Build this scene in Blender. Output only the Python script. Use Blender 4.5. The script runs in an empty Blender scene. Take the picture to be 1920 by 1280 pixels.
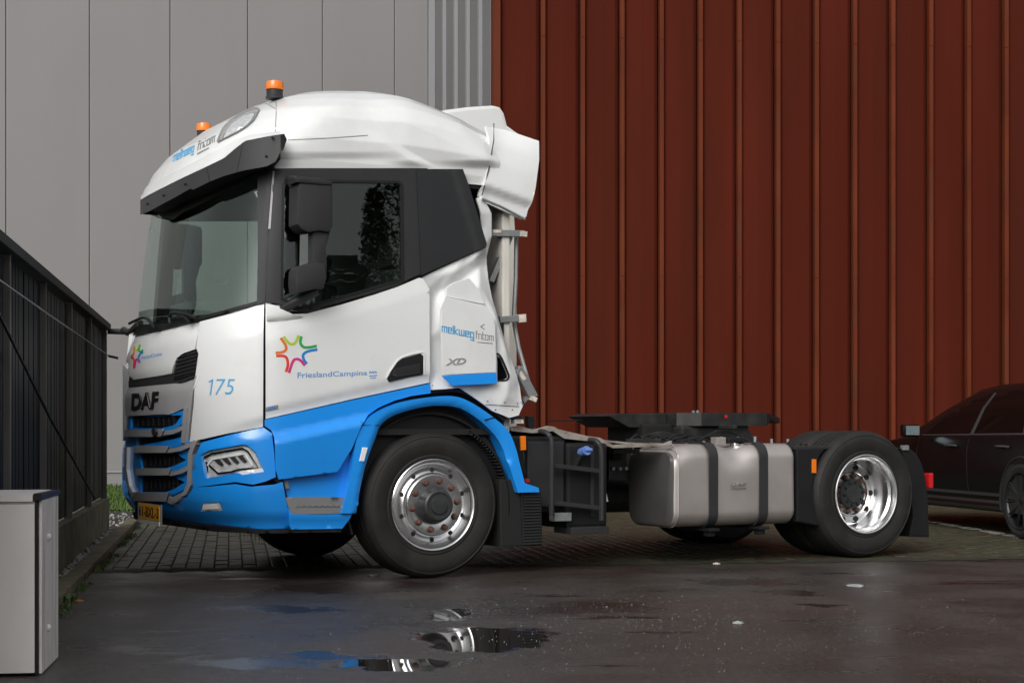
import bpy, bmesh, math, random
import numpy as np
from mathutils import Vector, Matrix
from mathutils.geometry import delaunay_2d_cdt
random.seed(7)
SC = bpy.context.scene
COL = SC.collection
# ------------------------------------------------------------------ camera
F = 3100.0; CX = 960.0; HY = 800.0; CAMH = 1.034
cam_d = bpy.data.cameras.new('camera'); cam = bpy.data.objects.new('camera', cam_d); COL.objects.link(cam)
cam_d.sensor_fit = 'HORIZONTAL'; cam_d.sensor_width = 36.0; cam_d.lens = F/1920*36.0
cam_d.shift_y = 160/1920; cam_d.clip_start = 0.1; cam_d.clip_end = 1500
cam.location = (0, 0, CAMH); cam.rotation_euler = (math.pi/2, 0, 0)
SC.camera = cam
# ------------------------------------------------------------------ world, sun, exposure
SUN_EL, SUN_AZ = 36, 200
w = bpy.data.worlds.new('World'); SC.world = w; w.use_nodes = True
nt = w.node_tree; nt.nodes.clear()
sky = nt.nodes.new('ShaderNodeTexSky'); sky.sky_type = 'NISHITA'; sky.sun_disc = False
sky.sun_elevation = math.radians(SUN_EL); sky.sun_rotation = math.radians(SUN_AZ)
sky.air_density = 1.6; sky.dust_density = 5.0; sky.ozone_density = 1.0
hs = nt.nodes.new('ShaderNodeHueSaturation'); hs.inputs['Saturation'].default_value = 0.12
bg = nt.nodes.new('ShaderNodeBackground'); bg.inputs['Strength'].default_value = 0.15
ow = nt.nodes.new('ShaderNodeOutputWorld')
nt.links.new(sky.outputs[0], hs.inputs['Color']); nt.links.new(hs.outputs[0], bg.inputs[0]); nt.links.new(bg.outputs[0], ow.inputs[0])
sd = bpy.data.lights.new('sun', 'SUN'); sun = bpy.data.objects.new('sun', sd); COL.objects.link(sun)
sd.energy = 0.95; sd.angle = math.radians(40); sd.color = (1.0, 0.97, 0.93)
# light arrives from behind and a little left of the camera (azimuth measured from +Y, clockwise)
az = math.radians(SUN_AZ); el = math.radians(SUN_EL)
to_sun = Vector((math.sin(az)*math.cos(el), math.cos(az)*math.cos(el), math.sin(el)))
sun.rotation_euler = to_sun.to_track_quat('Z', 'Y').to_euler()
SC.view_settings.view_transform = 'Standard'; SC.view_settings.look = 'None'
SC.view_settings.exposure = -0.10; SC.view_settings.gamma = 1.0
SC.view_settings.use_curve_mapping = False
try:
    SC.cycles.max_bounces = 8; SC.cycles.transparent_max_bounces = 16; SC.cycles.caustics_reflective = False
except Exception: pass

# ------------------------------------------------------------------ materials
def mat(name, col, rough=0.5, metal=0.0, coat=0.0, var=0.0, vscale=3.0, bump=0.0, bscale=60.0, dirt=None, dscale=2.0, dlo=.55, dhi=.75, spec=0.5, rvar=0.0, stretch=None):
    m = bpy.data.materials.new(name); m.use_nodes = True
    n = m.node_tree.nodes; l = m.node_tree.links; b = n['Principled BSDF']
    b.inputs['Base Color'].default_value = (*col, 1); b.inputs['Roughness'].default_value = rough
    b.inputs['Metallic'].default_value = metal; b.inputs['Coat Weight'].default_value = coat
    b.inputs['Coat Roughness'].default_value = 0.06; b.inputs['Specular IOR Level'].default_value = spec
    tc = n.new('ShaderNodeTexCoord'); src = tc.outputs['Object']
    if stretch:
        mp = n.new('ShaderNodeMapping'); mp.inputs['Scale'].default_value = stretch
        l.new(src, mp.inputs[0]); src = mp.outputs[0]
    cur = None
    if var or dirt is not None or rvar:
        nz = n.new('ShaderNodeTexNoise'); nz.inputs['Scale'].default_value = vscale; nz.inputs['Detail'].default_value = 6
        l.new(src, nz.inputs['Vector'])
    if var:
        mr = n.new('ShaderNodeMapRange'); mr.inputs['From Min'].default_value = .3; mr.inputs['From Max'].default_value = .7
        mr.inputs['To Min'].default_value = 1-var; mr.inputs['To Max'].default_value = 1+var
        l.new(nz.outputs['Fac'], mr.inputs[0])
        mx = n.new('ShaderNodeVectorMath'); mx.operation = 'SCALE'; mx.inputs[0].default_value = col
        l.new(mr.outputs[0], mx.inputs['Scale']); cur = mx.outputs[0]
    if dirt is not None:
        dz = n.new('ShaderNodeTexNoise'); dz.inputs['Scale'].default_value = dscale; dz.inputs['Detail'].default_value = 8; dz.inputs['Roughness'].default_value = .65
        l.new(src, dz.inputs['Vector'])
        dr = n.new('ShaderNodeMapRange'); dr.inputs['From Min'].default_value = dlo; dr.inputs['From Max'].default_value = dhi
        l.new(dz.outputs['Fac'], dr.inputs[0])
        mm = n.new('ShaderNodeMix'); mm.data_type = 'RGBA'
        mm.inputs['A'].default_value = (*col, 1); mm.inputs['B'].default_value = (*dirt, 1)
        if cur: l.new(cur, mm.inputs['A'])
        l.new(dr.outputs[0], mm.inputs['Factor']); cur = mm.outputs['Result']
    if cur: l.new(cur, b.inputs['Base Color'])
    if rvar:
        rr = n.new('ShaderNodeMapRange'); rr.inputs['To Min'].default_value = max(0.02, rough-rvar); rr.inputs['To Max'].default_value = rough+rvar
        l.new(nz.outputs['Fac'], rr.inputs[0]); l.new(rr.outputs[0], b.inputs['Roughness'])
    if bump:
        bz = n.new('ShaderNodeTexNoise'); bz.inputs['Scale'].default_value = bscale; bz.inputs['Detail'].default_value = 4
        l.new(src, bz.inputs['Vector'])
        bp = n.new('ShaderNodeBump'); bp.inputs['Strength'].default_value = bump; bp.inputs['Distance'].default_value = 0.01
        l.new(bz.outputs['Fac'], bp.inputs['Height']); l.new(bp.outputs[0], b.inputs['Normal'])
    return m

M = {}
M['white'] = mat('white_paint', (.78, .79, .79), .35, coat=.6, dirt=(.60, .60, .58), dscale=1.6, dlo=.5, dhi=.95)
M['cream'] = mat('cream_panel', (.72, .69, .63), .5, dirt=(.58, .55, .5), dscale=2, dlo=.5, dhi=.9)
M['blue'] = mat('blue_paint', (.012, .30, .90), .30, coat=.6, dirt=(.02, .26, .72), dscale=2.5, dlo=.55, dhi=.95)
M['silver'] = mat('grey_silver_paint', (.34, .335, .34), .45, metal=.0, var=.06)
M['step_grey'] = mat('step_grey', (.22, .22, .225), .5, var=.1)
M['darkgrey'] = mat('dark_grey_plastic', (.030, .030, .032), .5, spec=.3, var=.12, bump=.1, bscale=200)
M['black'] = mat('black_plastic', (.012, .012, .013), .5, spec=.3, var=.2)
M['pitch'] = mat('black_underside', (.008, .008, .008), .8)
M['grille'] = mat('black_grille', (.012, .012, .013), .45)
M['satin_black'] = mat('satin_black_panel', (.022, .023, .025), .42, spec=.35, var=.08, dirt=(.035, .034, .033), dscale=2, dlo=.6, dhi=.95)
M['tyre'] = mat('tyre_rubber', (.017, .0165, .016), .62, spec=.3, var=.2, vscale=6, dirt=(.034, .031, .028), dscale=5, dlo=.45, dhi=.85, bump=.15, bscale=120)
M['rim'] = mat('polished_rim', (.80, .80, .81), .24, metal=1.0, rvar=.08, vscale=14)
M['hub'] = mat('dark_hub', (.05, .052, .055), .4, metal=.3, var=.2, vscale=15)
M['rust'] = mat('rusty_nut', (.10, .048, .034), .8, var=.35, vscale=40)
M['alu'] = mat('brushed_aluminium', (.64, .59, .565), .42, metal=.8, rvar=.12, vscale=5, dirt=(.55, .49, .45), dscale=3, dlo=.45, dhi=.85)
M['aludark'] = mat('dull_aluminium_end', (.13, .125, .12), .6, metal=.5, var=.15)
M['plate_alu'] = mat('dusty_deck_plate', (.42, .38, .34), .55, metal=.4, dirt=(.2, .15, .11), dscale=6, dlo=.45, dhi=.7)
M['zinc'] = mat('galvanised_steel', (.34, .36, .36), .45, metal=.6, var=.15, vscale=12)
M['rawend'] = mat('torn_raw_end', (.62, .55, .48), .7, var=.3, vscale=30)
M['steel_dark'] = mat('greasy_dark_steel', (.035, .036, .037), .38, metal=.4, var=.3, vscale=9, dirt=(.07, .06, .05), dscale=9, dlo=.5, dhi=.8)
M['amber'] = mat('amber_lens', (.85, .20, .01), .25, coat=.5)
M['red'] = mat('red_lens', (.55, .012, .015), .25, coat=.5)
M['chrome'] = mat('chrome', (.8, .8, .8), .12, metal=1)
M['lampwhite'] = mat('white_lamp_strip', (.85, .86, .86), .25, coat=.5)
M['lens'] = mat('clear_lens', (.66, .68, .68), .15, metal=.2, coat=1, var=.25, vscale=25)
M['lt_blue'] = mat('print_light_blue', (.09, .38, .68), .4)
M['txt_grey'] = mat('print_grey', (.22, .22, .22), .4)
M['txt_blue'] = mat('print_mid_blue', (.12, .30, .62), .4)
M['txt_black'] = mat('print_black', (.015, .015, .015), .4)
M['plate_yellow'] = mat('plate_yellow', (.95, .42, .03), .4)
for nm, c in dict(l_orange=(.72, .17, .03), l_lime=(.42, .58, .05), l_green=(.03, .36, .08), l_cblue=(.02, .22, .62), l_mag=(.65, .03, .22), l_red=(.70, .05, .03)).items():
    M[nm] = mat('logo_'+nm[2:], c, .4)
M['capblue'] = mat('blue_cap', (.12, .22, .55), .4)
M['interior'] = mat('cab_interior', (.035, .037, .036), .7, var=.2)
M['interior_lt'] = mat('cab_interior_light', (.16, .165, .16), .7, var=.1)
M['mud'] = mat('dried_mud', (.06, .045, .025), .95, var=.5, vscale=30)
M['caraint'] = mat('black_car_paint', (.0045, .0045, .005), .2, spec=.22)
M['carglass'] = mat('dark_tinted_glass', (.003, .003, .003), .05, spec=.22)
M['cartrim'] = mat('car_window_trim', (.06, .06, .062), .3, metal=.3)
M['carwheel'] = mat('dark_alloy', (.035, .035, .037), .3, metal=.7)
M['carskirt'] = mat('car_sill_grey', (.022, .022, .022), .35)
M['mirrorglass'] = mat('mirror_glass', (.35, .45, .46), .1, metal=1)
M['greywall'] = mat('grey_cladding', (.275, .266, .268), .5, var=.03, vscale=.6, dirt=(.245, .237, .238), dscale=.5, dlo=.45, dhi=.9, stretch=(1, 1, .3))
M['greyjoint'] = mat('grey_joint', (.20, .20, .2), .6)
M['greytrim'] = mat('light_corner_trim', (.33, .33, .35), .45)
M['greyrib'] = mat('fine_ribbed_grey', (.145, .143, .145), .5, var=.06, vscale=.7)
M['redwall'] = mat('rust_red_cladding', (.078, .0125, .0062), .75, spec=.06, var=.2, vscale=1.0, dirt=(.058, .013, .006), dscale=1.2, dlo=.45, dhi=.8, stretch=(1, 1, .12), bump=.08, bscale=10)
M['redrib'] = mat('rust_red_rib', (.120, .026, .011), .7, spec=.1, var=.22, vscale=1.6, stretch=(1, 1, .5), dirt=(.09, .036, .02), dscale=3, dlo=.5, dhi=.8)
M['redgroove_shade'] = mat('rust_red_groove_shade', (.05, .012, .008), .75)  # darkened red: paints the shadow beside each rib
M['fence'] = mat('dark_fence_panel', (.007, .009, .0145), .5, spec=.15, var=.25, vscale=4, stretch=(1, 1, .2))
M['fencepost'] = mat('fence_post_steel', (.12, .115, .11), .5, metal=.1, var=.2)
M['fencerail'] = mat('fence_top_rail', (.035, .037, .036), .6, spec=.25, var=.2)
M['concrete'] = mat('mossy_concrete', (.17, .17, .125), .9, var=.25, vscale=5, dirt=(.24, .22, .10), dscale=5, dlo=.5, dhi=.75, bump=.4, bscale=30)
M['kerb'] = mat('kerb_stone', (.13, .108, .07), .75, var=.3, vscale=5, dirt=(.06, .06, .025), dscale=7, dlo=.45, dhi=.7, bump=.5, bscale=40)
M['pebble'] = mat('pebbles', (.26, .25, .24), .6, var=.5, vscale=8)
M['soil'] = mat('dark_soil', (.02, .018, .014), .95, var=.4, vscale=10, bump=.6, bscale=25)
M['paver'] = mat('wet_paver', (.056, .053, .036), .5, spec=.3, var=.35, vscale=7, dirt=(.044, .052, .018), dscale=3, dlo=.42, dhi=.75, bump=.3, bscale=60)
M['paver_b'] = mat('wet_paver_brown', (.064, .053, .038), .5, spec=.3, var=.35, vscale=7, dirt=(.04, .045, .018), dscale=3, dlo=.5, dhi=.8, bump=.3, bscale=60)
M['silt'] = mat('dark_silt', (.026, .023, .016), .7, var=.5, vscale=8, dirt=(.035, .042, .014), dscale=4, dlo=.45, dhi=.7, bump=.4, bscale=50)
M['joint'] = mat('mossy_joint', (.020, .026, .008), .95, var=.5, vscale=6, dirt=(.045, .06, .012), dscale=3, dlo=.5, dhi=.7)
M['whitepaint'] = mat('worn_white_line', (.42, .41, .38), .7, dirt=(.12, .12, .09), dscale=12, dlo=.45, dhi=.65)
M['grass'] = mat('grass_blade', (.055, .105, .012), .7, var=.4, vscale=8)
M['grassground'] = mat('lawn_ground', (.045, .08, .014), .95, var=.4, vscale=4)
M['weed'] = mat('weed_leaf', (.07, .105, .03), .6, var=.4, vscale=20)
M['leaf_orange'] = mat('fallen_leaf', (.5, .16, .03), .6)
M['foliage'] = mat('dark_foliage', (.028, .040, .014), .8, var=.5, vscale=1.0)
M['bark'] = mat('bark', (.05, .04, .03), .9)
M['cab_face'] = mat('cabinet_sheet', (.84, .80, .785), .5, metal=.0, dirt=(.72, .68, .65), dscale=2.2, dlo=.42, dhi=.8, stretch=(1, 1, .5))
M['cab_side'] = mat('cabinet_side', (.80, .76, .75), .6, metal=.0, dirt=(.40, .31, .25), dscale=14, dlo=.5, dhi=.75, bump=.2, bscale=80, stretch=(1, 1, .12))
M['glassbit'] = mat('glass_crumb', (.36, .40, .39), .25)

def glass_mat(name, tint, refl_rough=0.0, ior=1.5):
    m = bpy.data.materials.new(name); m.use_nodes = True; n = m.node_tree.nodes; l = m.node_tree.links; n.clear()
    o = n.new('ShaderNodeOutputMaterial'); t = n.new('ShaderNodeBsdfTransparent'); t.inputs[0].default_value = (*tint, 1)
    g = n.new('ShaderNodeBsdfGlossy'); g.inputs['Roughness'].default_value = refl_rough; g.inputs[0].default_value = (.9, .95, .93, 1)
    fr = n.new('ShaderNodeFresnel'); ge = n.new('ShaderNodeNewGeometry'); im = n.new('ShaderNodeMapRange'); im.inputs['To Min'].default_value = ior; im.inputs['To Max'].default_value = 1/ior
    l.new(ge.outputs['Backfacing'], im.inputs[0]); l.new(im.outputs[0], fr.inputs['IOR'])
    mx = n.new('ShaderNodeMixShader'); l.new(fr.outputs[0], mx.inputs[0]); l.new(t.outputs[0], mx.inputs[1]); l.new(g.outputs[0], mx.inputs[2]); l.new(mx.outputs[0], o.inputs[0])
    return m
M['windshield'] = glass_mat('windscreen_glass', (.80, .875, .85), .0, 1.42)
M['sideglass'] = glass_mat('side_window_glass', (.76, .81, .79), .0, 1.62)

def asphalt_mat():
    m = bpy.data.materials.new('wet_asphalt'); m.use_nodes = True; n = m.node_tree.nodes; l = m.node_tree.links; b = n['Principled BSDF']
    tc = n.new('ShaderNodeTexCoord'); P = tc.outputs['Object']
    def noise(sc, det=6, rough=.6, vec=None):
        z = n.new('ShaderNodeTexNoise'); z.inputs['Scale'].default_value = sc; z.inputs['Detail'].default_value = det; z.inputs['Roughness'].default_value = rough
        l.new(vec or P, z.inputs['Vector']); return z
    def mr(src, a, b_, c, d, smooth=True):
        r = n.new('ShaderNodeMapRange'); r.interpolation_type = 'SMOOTHSTEP' if smooth else 'LINEAR'
        for k, v in zip(('From Min', 'From Max', 'To Min', 'To Max'), (a, b_, c, d)): r.inputs[k].default_value = v
        l.new(src, r.inputs[0]); return r.outputs[0]
    def math_(op, a, b_):
        q = n.new('ShaderNodeMath'); q.operation = op
        for i, v in enumerate((a, b_)):
            if isinstance(v, (int, float)): q.inputs[i].default_value = v
            else: l.new(v, q.inputs[i])
        return q.outputs[0]
    # puddles: hollows in the yard (distorted ellipses) plus scattered small damp patches
    dn = noise(3.2, 5, .62); dv = n.new('ShaderNodeVectorMath'); dv.operation = 'MULTIPLY_ADD'
    dv.inputs[1].default_value = (.7, .8, 0); l.new(dn.outputs['Color'], dv.inputs[0]); l.new(P, dv.inputs[2])
    pud = None
    for (x, y, rx, ry, wt) in PUDDLES:
        mp = n.new('ShaderNodeMapping'); mp.vector_type = 'TEXTURE'; mp.inputs['Location'].default_value = (x+.35, y+.4, 0); mp.inputs['Scale'].default_value = (rx, ry, 1)
        l.new(dv.outputs[0], mp.inputs[0]); ln = n.new('ShaderNodeVectorMath'); ln.operation = 'LENGTH'; l.new(mp.outputs[0], ln.inputs[0])
        e = mr(ln.outputs['Value'], .80 if wt == 1 else .55, 1.05, wt, 0)
        pud = e if pud is None else math_('MAXIMUM', pud, e)
    mps = n.new('ShaderNodeMapping'); mps.inputs['Scale'].default_value = (.34, 1.15, 1); l.new(P, mps.inputs[0])
    sm = noise(2.1, 6, .6, mps.outputs[0]); pud2 = mr(sm.outputs['Fac'], .60, .66, 0, .62)
    pud = math_('MAXIMUM', pud, pud2)
    damp = noise(.9, 7, .62); dampv = mr(damp.outputs['Fac'], .35, .65, 0, 1)
    grain = noise(95, 4, .75); gr = mr(grain.outputs['Fac'], .35, .65, .25, 1.85, False)
    g2 = noise(28, 5, .7); g2v = mr(g2.outputs['Fac'], .35, .65, .65, 1.35, False)
    mx = n.new('ShaderNodeMix'); mx.data_type = 'RGBA'; mx.inputs['A'].default_value = (.034, .0275, .0235, 1); mx.inputs['B'].default_value = (.052, .042, .036, 1)
    l.new(dampv, mx.inputs['Factor'])
    # brown tint patches
    br = noise(.6, 5, .6); brv = mr(br.outputs['Fac'], .5, .68, 0, .6)
    mb = n.new('ShaderNodeMix'); mb.data_type = 'RGBA'; mb.inputs['B'].default_value = (.048, .031, .025, 1)
    l.new(mx.outputs['Result'], mb.inputs['A']); l.new(brv, mb.inputs['Factor'])
    sc1 = n.new('ShaderNodeVectorMath'); sc1.operation = 'SCALE'; l.new(mb.outputs['Result'], sc1.inputs[0]); l.new(math_('MULTIPLY', gr, g2v), sc1.inputs['Scale'])
    # small pale stones in the surface
    vo = n.new('ShaderNodeTexVoronoi'); vo.inputs['Scale'].default_value = 60; l.new(P, vo.inputs['Vector'])
    vr = n.new('ShaderNodeSeparateColor'); l.new(vo.outputs['Color'], vr.inputs[0])
    pick = math_('MULTIPLY', math_('GREATER_THAN', vr.outputs[0], .965), math_('LESS_THAN', vo.outputs['Distance'], .30))
    ms = n.new('ShaderNodeMix'); ms.data_type = 'RGBA'; ms.inputs['B'].default_value = (.22, .20, .19, 1)
    l.new(sc1.outputs[0], ms.inputs['A']); l.new(math_('MULTIPLY', pick, .8), ms.inputs['Factor'])
    mp2 = n.new('ShaderNodeMix'); mp2.data_type = 'RGBA'; mp2.inputs['B'].default_value = (.016, .014, .013, 1)
    l.new(ms.outputs['Result'], mp2.inputs['A']); l.new(pud, mp2.inputs['Factor'])
    l.new(mp2.outputs['Result'], b.inputs['Base Color'])
    rw = mr(dampv, 0, 1, .26, .5, False)
    # roughness
    mxr = n.new('ShaderNodeMix'); mxr.data_type = 'FLOAT'; l.new(pud, mxr.inputs['Factor']); l.new(rw, mxr.inputs['A']); mxr.inputs['B'].default_value = 0.02
    l.new(mxr.outputs['Result'], b.inputs['Roughness'])
    bp = n.new('ShaderNodeBump'); bp.inputs['Distance'].default_value = .006
    l.new(math_('SUBTRACT', 1.0, pud), bp.inputs['Strength']); l.new(grain.outputs['Fac'], bp.inputs['Height']); l.new(bp.outputs[0], b.inputs['Normal'])
    return m

# ------------------------------------------------------------------ mesh helpers
def link(name, verts, faces, m, parent=None, smooth=False, loc=None, label=None, kind=None, flat_from=None):
    me = bpy.data.meshes.new(name)
    me.from_pydata([tuple(map(float, v)) for v in verts], [], faces)
    if m is not None: me.materials.append(M[m] if isinstance(m, str) else m)
    if smooth:
        fl = [True]*len(me.polygons)
        if flat_from is not None:
            for i in range(flat_from, len(fl)): fl[i] = False
        me.polygons.foreach_set('use_smooth', fl)
    o = bpy.data.objects.new(name, me); COL.objects.link(o)
    if parent is not None: o.parent = parent
    if loc is not None: o.location = loc
    if label: o['label'] = label
    if kind: o['kind'] = kind
    return o
def bm_link(name, bm, m, parent=None, smooth=False, label=None, kind=None, angle=None):
    me = bpy.data.meshes.new(name)
    bmesh.ops.recalc_face_normals(bm, faces=bm.faces)
    if smooth:
        for f in bm.faces: f.smooth = True
        a = angle or math.radians(35)
        for e in bm.edges:
            if len(e.link_faces) == 2 and e.calc_face_angle(0) > a: e.smooth = False
    bm.to_mesh(me); bm.free()
    me.materials.append(M[m] if isinstance(m, str) else m)
    o = bpy.data.objects.new(name, me); COL.objects.link(o)
    if parent is not None: o.parent = parent
    if label: o['label'] = label
    if kind: o['kind'] = kind
    return o
def empty(name, loc, rz=0, label=None, cat=None, group=None):
    o = bpy.data.objects.new(name, None); COL.objects.link(o); o.location = loc; o.rotation_euler = (0, 0, rz)
    if label: o['label'] = label
    if cat: o['category'] = cat
    if group: o['group'] = group
    return o
def add_box(bm, lo, hi, bev=0.0, mtx=None):
    vs = [bm.verts.new((x, y, z)) for x in (lo[0], hi[0]) for y in (lo[1], hi[1]) for z in (lo[2], hi[2])]
    fs = [bm.faces.new([vs[i] for i in q]) for q in ((0, 1, 3, 2), (4, 6, 7, 5), (0, 4, 5, 1), (2, 3, 7, 6), (0, 2, 6, 4), (1, 5, 7, 3))]
    bmesh.ops.recalc_face_normals(bm, faces=fs)
    if mtx is not None: bmesh.ops.transform(bm, matrix=mtx, verts=vs)
    if bev: bmesh.ops.bevel(bm, geom=list({e for f in fs for e in f.edges}), offset=bev, segments=2, affect='EDGES', profile=.6)
def box(name, lo, hi, m, parent=None, bev=0.0, **k):
    bm = bmesh.new(); add_box(bm, lo, hi, bev); return bm_link(name, bm, m, parent, **k)
def add_prism(bm, pts, axis, a, b, bev=0.0):
    """pts: 2D polygon; axis 1 -> pts are (x,z) extruded in y from a to b; axis 2 -> (x,y) extruded in z; axis 0 -> (y,z) extruded in x"""
    def P(p, t):
        return (p[0], t, p[1]) if axis == 1 else ((p[0], p[1], t) if axis == 2 else (t, p[0], p[1]))
    A = [bm.verts.new(P(p, a)) for p in pts]; B = [bm.verts.new(P(p, b)) for p in pts]
    fs = [bm.faces.new(A), bm.faces.new(B[::-1])]
    n = len(pts)
    for i in range(n): fs.append(bm.faces.new((A[i], B[i], B[(i+1) % n], A[(i+1) % n])))
    bmesh.ops.recalc_face_normals(bm, faces=fs)
    if bev:
        es = list(fs[0].edges)
        bmesh.ops.bevel(bm, geom=es, offset=bev, segments=2, affect='EDGES', profile=.6)
def prism(name, pts, axis, a, b, m, parent=None, bev=0.0, **k):
    bm = bmesh.new(); add_prism(bm, pts, axis, a, b, bev); return bm_link(name, bm, m, parent, **k)
def catmull(pts, n=6, closed=False):
    pts = [np.array(p, float) for p in pts]; out = []
    N = len(pts)
    for i in range(N if closed else N-1):
        p0 = pts[(i-1) % N] if (closed or i > 0) else 2*pts[0]-pts[1]
        p1 = pts[i]; p2 = pts[(i+1) % N]
        p3 = pts[(i+2) % N] if (closed or i+2 < N) else 2*pts[-1]-pts[-2]
        for k in range(n):
            t = k/n
            out.append(.5*((2*p1)+(-p0+p2)*t+(2*p0-5*p1+4*p2-p3)*t*t+(-p0+3*p1-3*p2+p3)*t**3))
    if not closed: out.append(pts[-1])
    return out
def add_tube(bm, pts, r, seg=8, closed=False):
    pts = [Vector(p) for p in pts]; rings = []
    n = len(pts)
    for i, p in enumerate(pts):
        if closed: d = pts[(i+1) % n]-pts[i-1]
        else: d = pts[min(i+1, n-1)]-pts[max(i-1, 0)]
        d.normalize(); up = Vector((0, 0, 1)) if abs(d.z) < .9 else Vector((1, 0, 0))
        a = d.cross(up).normalized(); b = d.cross(a).normalized()
        rr = r[i] if isinstance(r, (list, tuple)) else r
        rings.append([bm.verts.new(p+a*math.cos(t)*rr+b*math.sin(t)*rr) for t in [2*math.pi*k/seg for k in range(seg)]])
    for i in range(n if closed else n-1):
        A, B = rings[i], rings[(i+1) % n]
        for k in range(seg): bm.faces.new((A[k], A[(k+1) % seg], B[(k+1) % seg], B[k]))
    if not closed:
        bm.faces.new(rings[0][::-1]); bm.faces.new(rings[-1])
def tube(name, pts, r, m, parent=None, seg=8, closed=False, **k):
    bm = bmesh.new(); add_tube(bm, pts, r, seg, closed); return bm_link(name, bm, m, parent, smooth=True, **k)
def lathe(name, prof, c, m, parent=None, seg=64, a0=0, a1=2*math.pi, smooth=True, wob=None, **k):
    """profile (radius, y) revolved about a local y axis through c"""
    vs = []; fs = []; full = abs(a1-a0-2*math.pi) < 1e-6; n = seg if full else seg+1
    for i in range(n):
        t = a0+(a1-a0)*i/seg
        for r, y in prof: vs.append((c[0]+r*math.cos(t), c[1]+y, c[2]+r*math.sin(t)))
    Lp = len(prof)
    for i in range(seg):
        j = (i+1) % n
        for q in range(Lp-1): fs.append((i*Lp+q, i*Lp+q+1, j*Lp+q+1, j*Lp+q))
    bm = bmesh.new(); bv = [bm.verts.new(v) for v in vs]
    for f in fs:
        try: bm.faces.new([bv[i] for i in f])
        except ValueError: pass
    bmesh.ops.remove_doubles(bm, verts=bm.verts, dist=1e-5)
    return bm_link(name, bm, m, parent, smooth=smooth, angle=math.radians(28), **k)

class Frame:
    def __init__(s, ox, oy, ang): s.o = np.array([ox, oy]); s.c = math.cos(ang); s.s = math.sin(ang); s.cam = s.tol(np.array([0., 0.]))
    def tol(s, p): d = np.asarray(p, float)-s.o; return np.array([d[0]*s.c+d[1]*s.s, -d[0]*s.s+d[1]*s.c])
    def ray(s, px, py):
        X = (px-CX)/F; return np.array([X*s.c+s.s, -X*s.s+s.c, (HY-py)/F])
    def at(s, px, py, v):                      # -> (u, z) on local plane y = v
        d = s.ray(px, py); t = (v-s.cam[1])/d[1]; return (s.cam[0]+t*d[0], CAMH+t*d[2])
    def atu(s, px, py, u):                     # -> (v, z) on local plane x = u
        d = s.ray(px, py); t = (u-s.cam[0])/d[0]; return (s.cam[1]+t*d[1], CAMH+t*d[2])
    def atz(s, px, py, z):
        d = s.ray(px, py); t = (z-CAMH)/d[2]; return (s.cam[0]+t*d[0], s.cam[1]+t*d[1])
    def P(s, px, py, v): u, z = s.at(px, py, v); return (u, v, z)
    def proj(s, U, V, Z):
        X = s.o[0]+U*s.c-V*s.s; Y = s.o[1]+U*s.s+V*s.c
        return CX+F*X/Y, HY-F*(Z-CAMH)/Y
def ground(px, py, z=0.0):                     # world ground point under a pixel
    Y = F*(CAMH-z)/(py-HY); return ((px-CX)/F*Y, Y)

# ------------------------------------------------------------------ THE SETTING
PUDDLES = [(*ground(905, 1198), .36, .62, 1), (*ground(740, 1245), .34, .22, 1), (*ground(845, 1152), .20, .28, 1), (*ground(470, 1242), .46, .20, .74), (*ground(610, 1228), .28, .18, .8),
           (*ground(690, 1100), .9, .5, .5), (*ground(500, 1140), .5, .2, .55), (*ground(1530, 1135), .16, .16, .8), (*ground(1390, 1090), .42, .3, .6), (*ground(1480, 1110), .2, .2, .7), (*ground(1120, 1140), .5, .4, .45)]
G = 0.168                                     # yard grid: fence and kerb run along (-.168, .986)
gA = np.array([.986, G]); gB = np.array([-G, .986])
g0 = np.array(ground(207, 1070))              # where the asphalt ends and the pavers begin
def gp(a, b, z=0.0): q = g0+a*gA+b*gB; return (q[0], q[1], z)
link('ground', [(-250, -250, -.09), (250, -250, -.09), (250, 250, -.09), (-250, 250, -.09)], [(0, 1, 2, 3)], 'grassground', kind='structure')
ASPH = asphalt_mat()
# asphalt yard: a slightly uneven slab with thickness
av = []; af = []
na, nb = 420, 30
for i in range(na+1):
    for j in range(nb+1):
        a = -.115+(i/na)**1.7*40.45; b = -30*(1-j/nb)**1.6+(random.uniform(-.05, .035) if j == nb else 0)
        p = gp(a, b); av.append(p)
for i in range(na):
    for j in range(nb): q = i*(nb+1)+j; af.append((q, q+nb+1, q+nb+2, q+1))
link('asphalt_yard', av, af, ASPH, kind='structure')
# left verge beyond the kerb
KL = -.115
link('verge_soil', [gp(KL, -30, -.012), gp(KL, 9, -.012), gp(-14, 9, -.012), gp(-14, -30, -.012)], [(0, 1, 2, 3)], 'soil', kind='structure')
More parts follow.
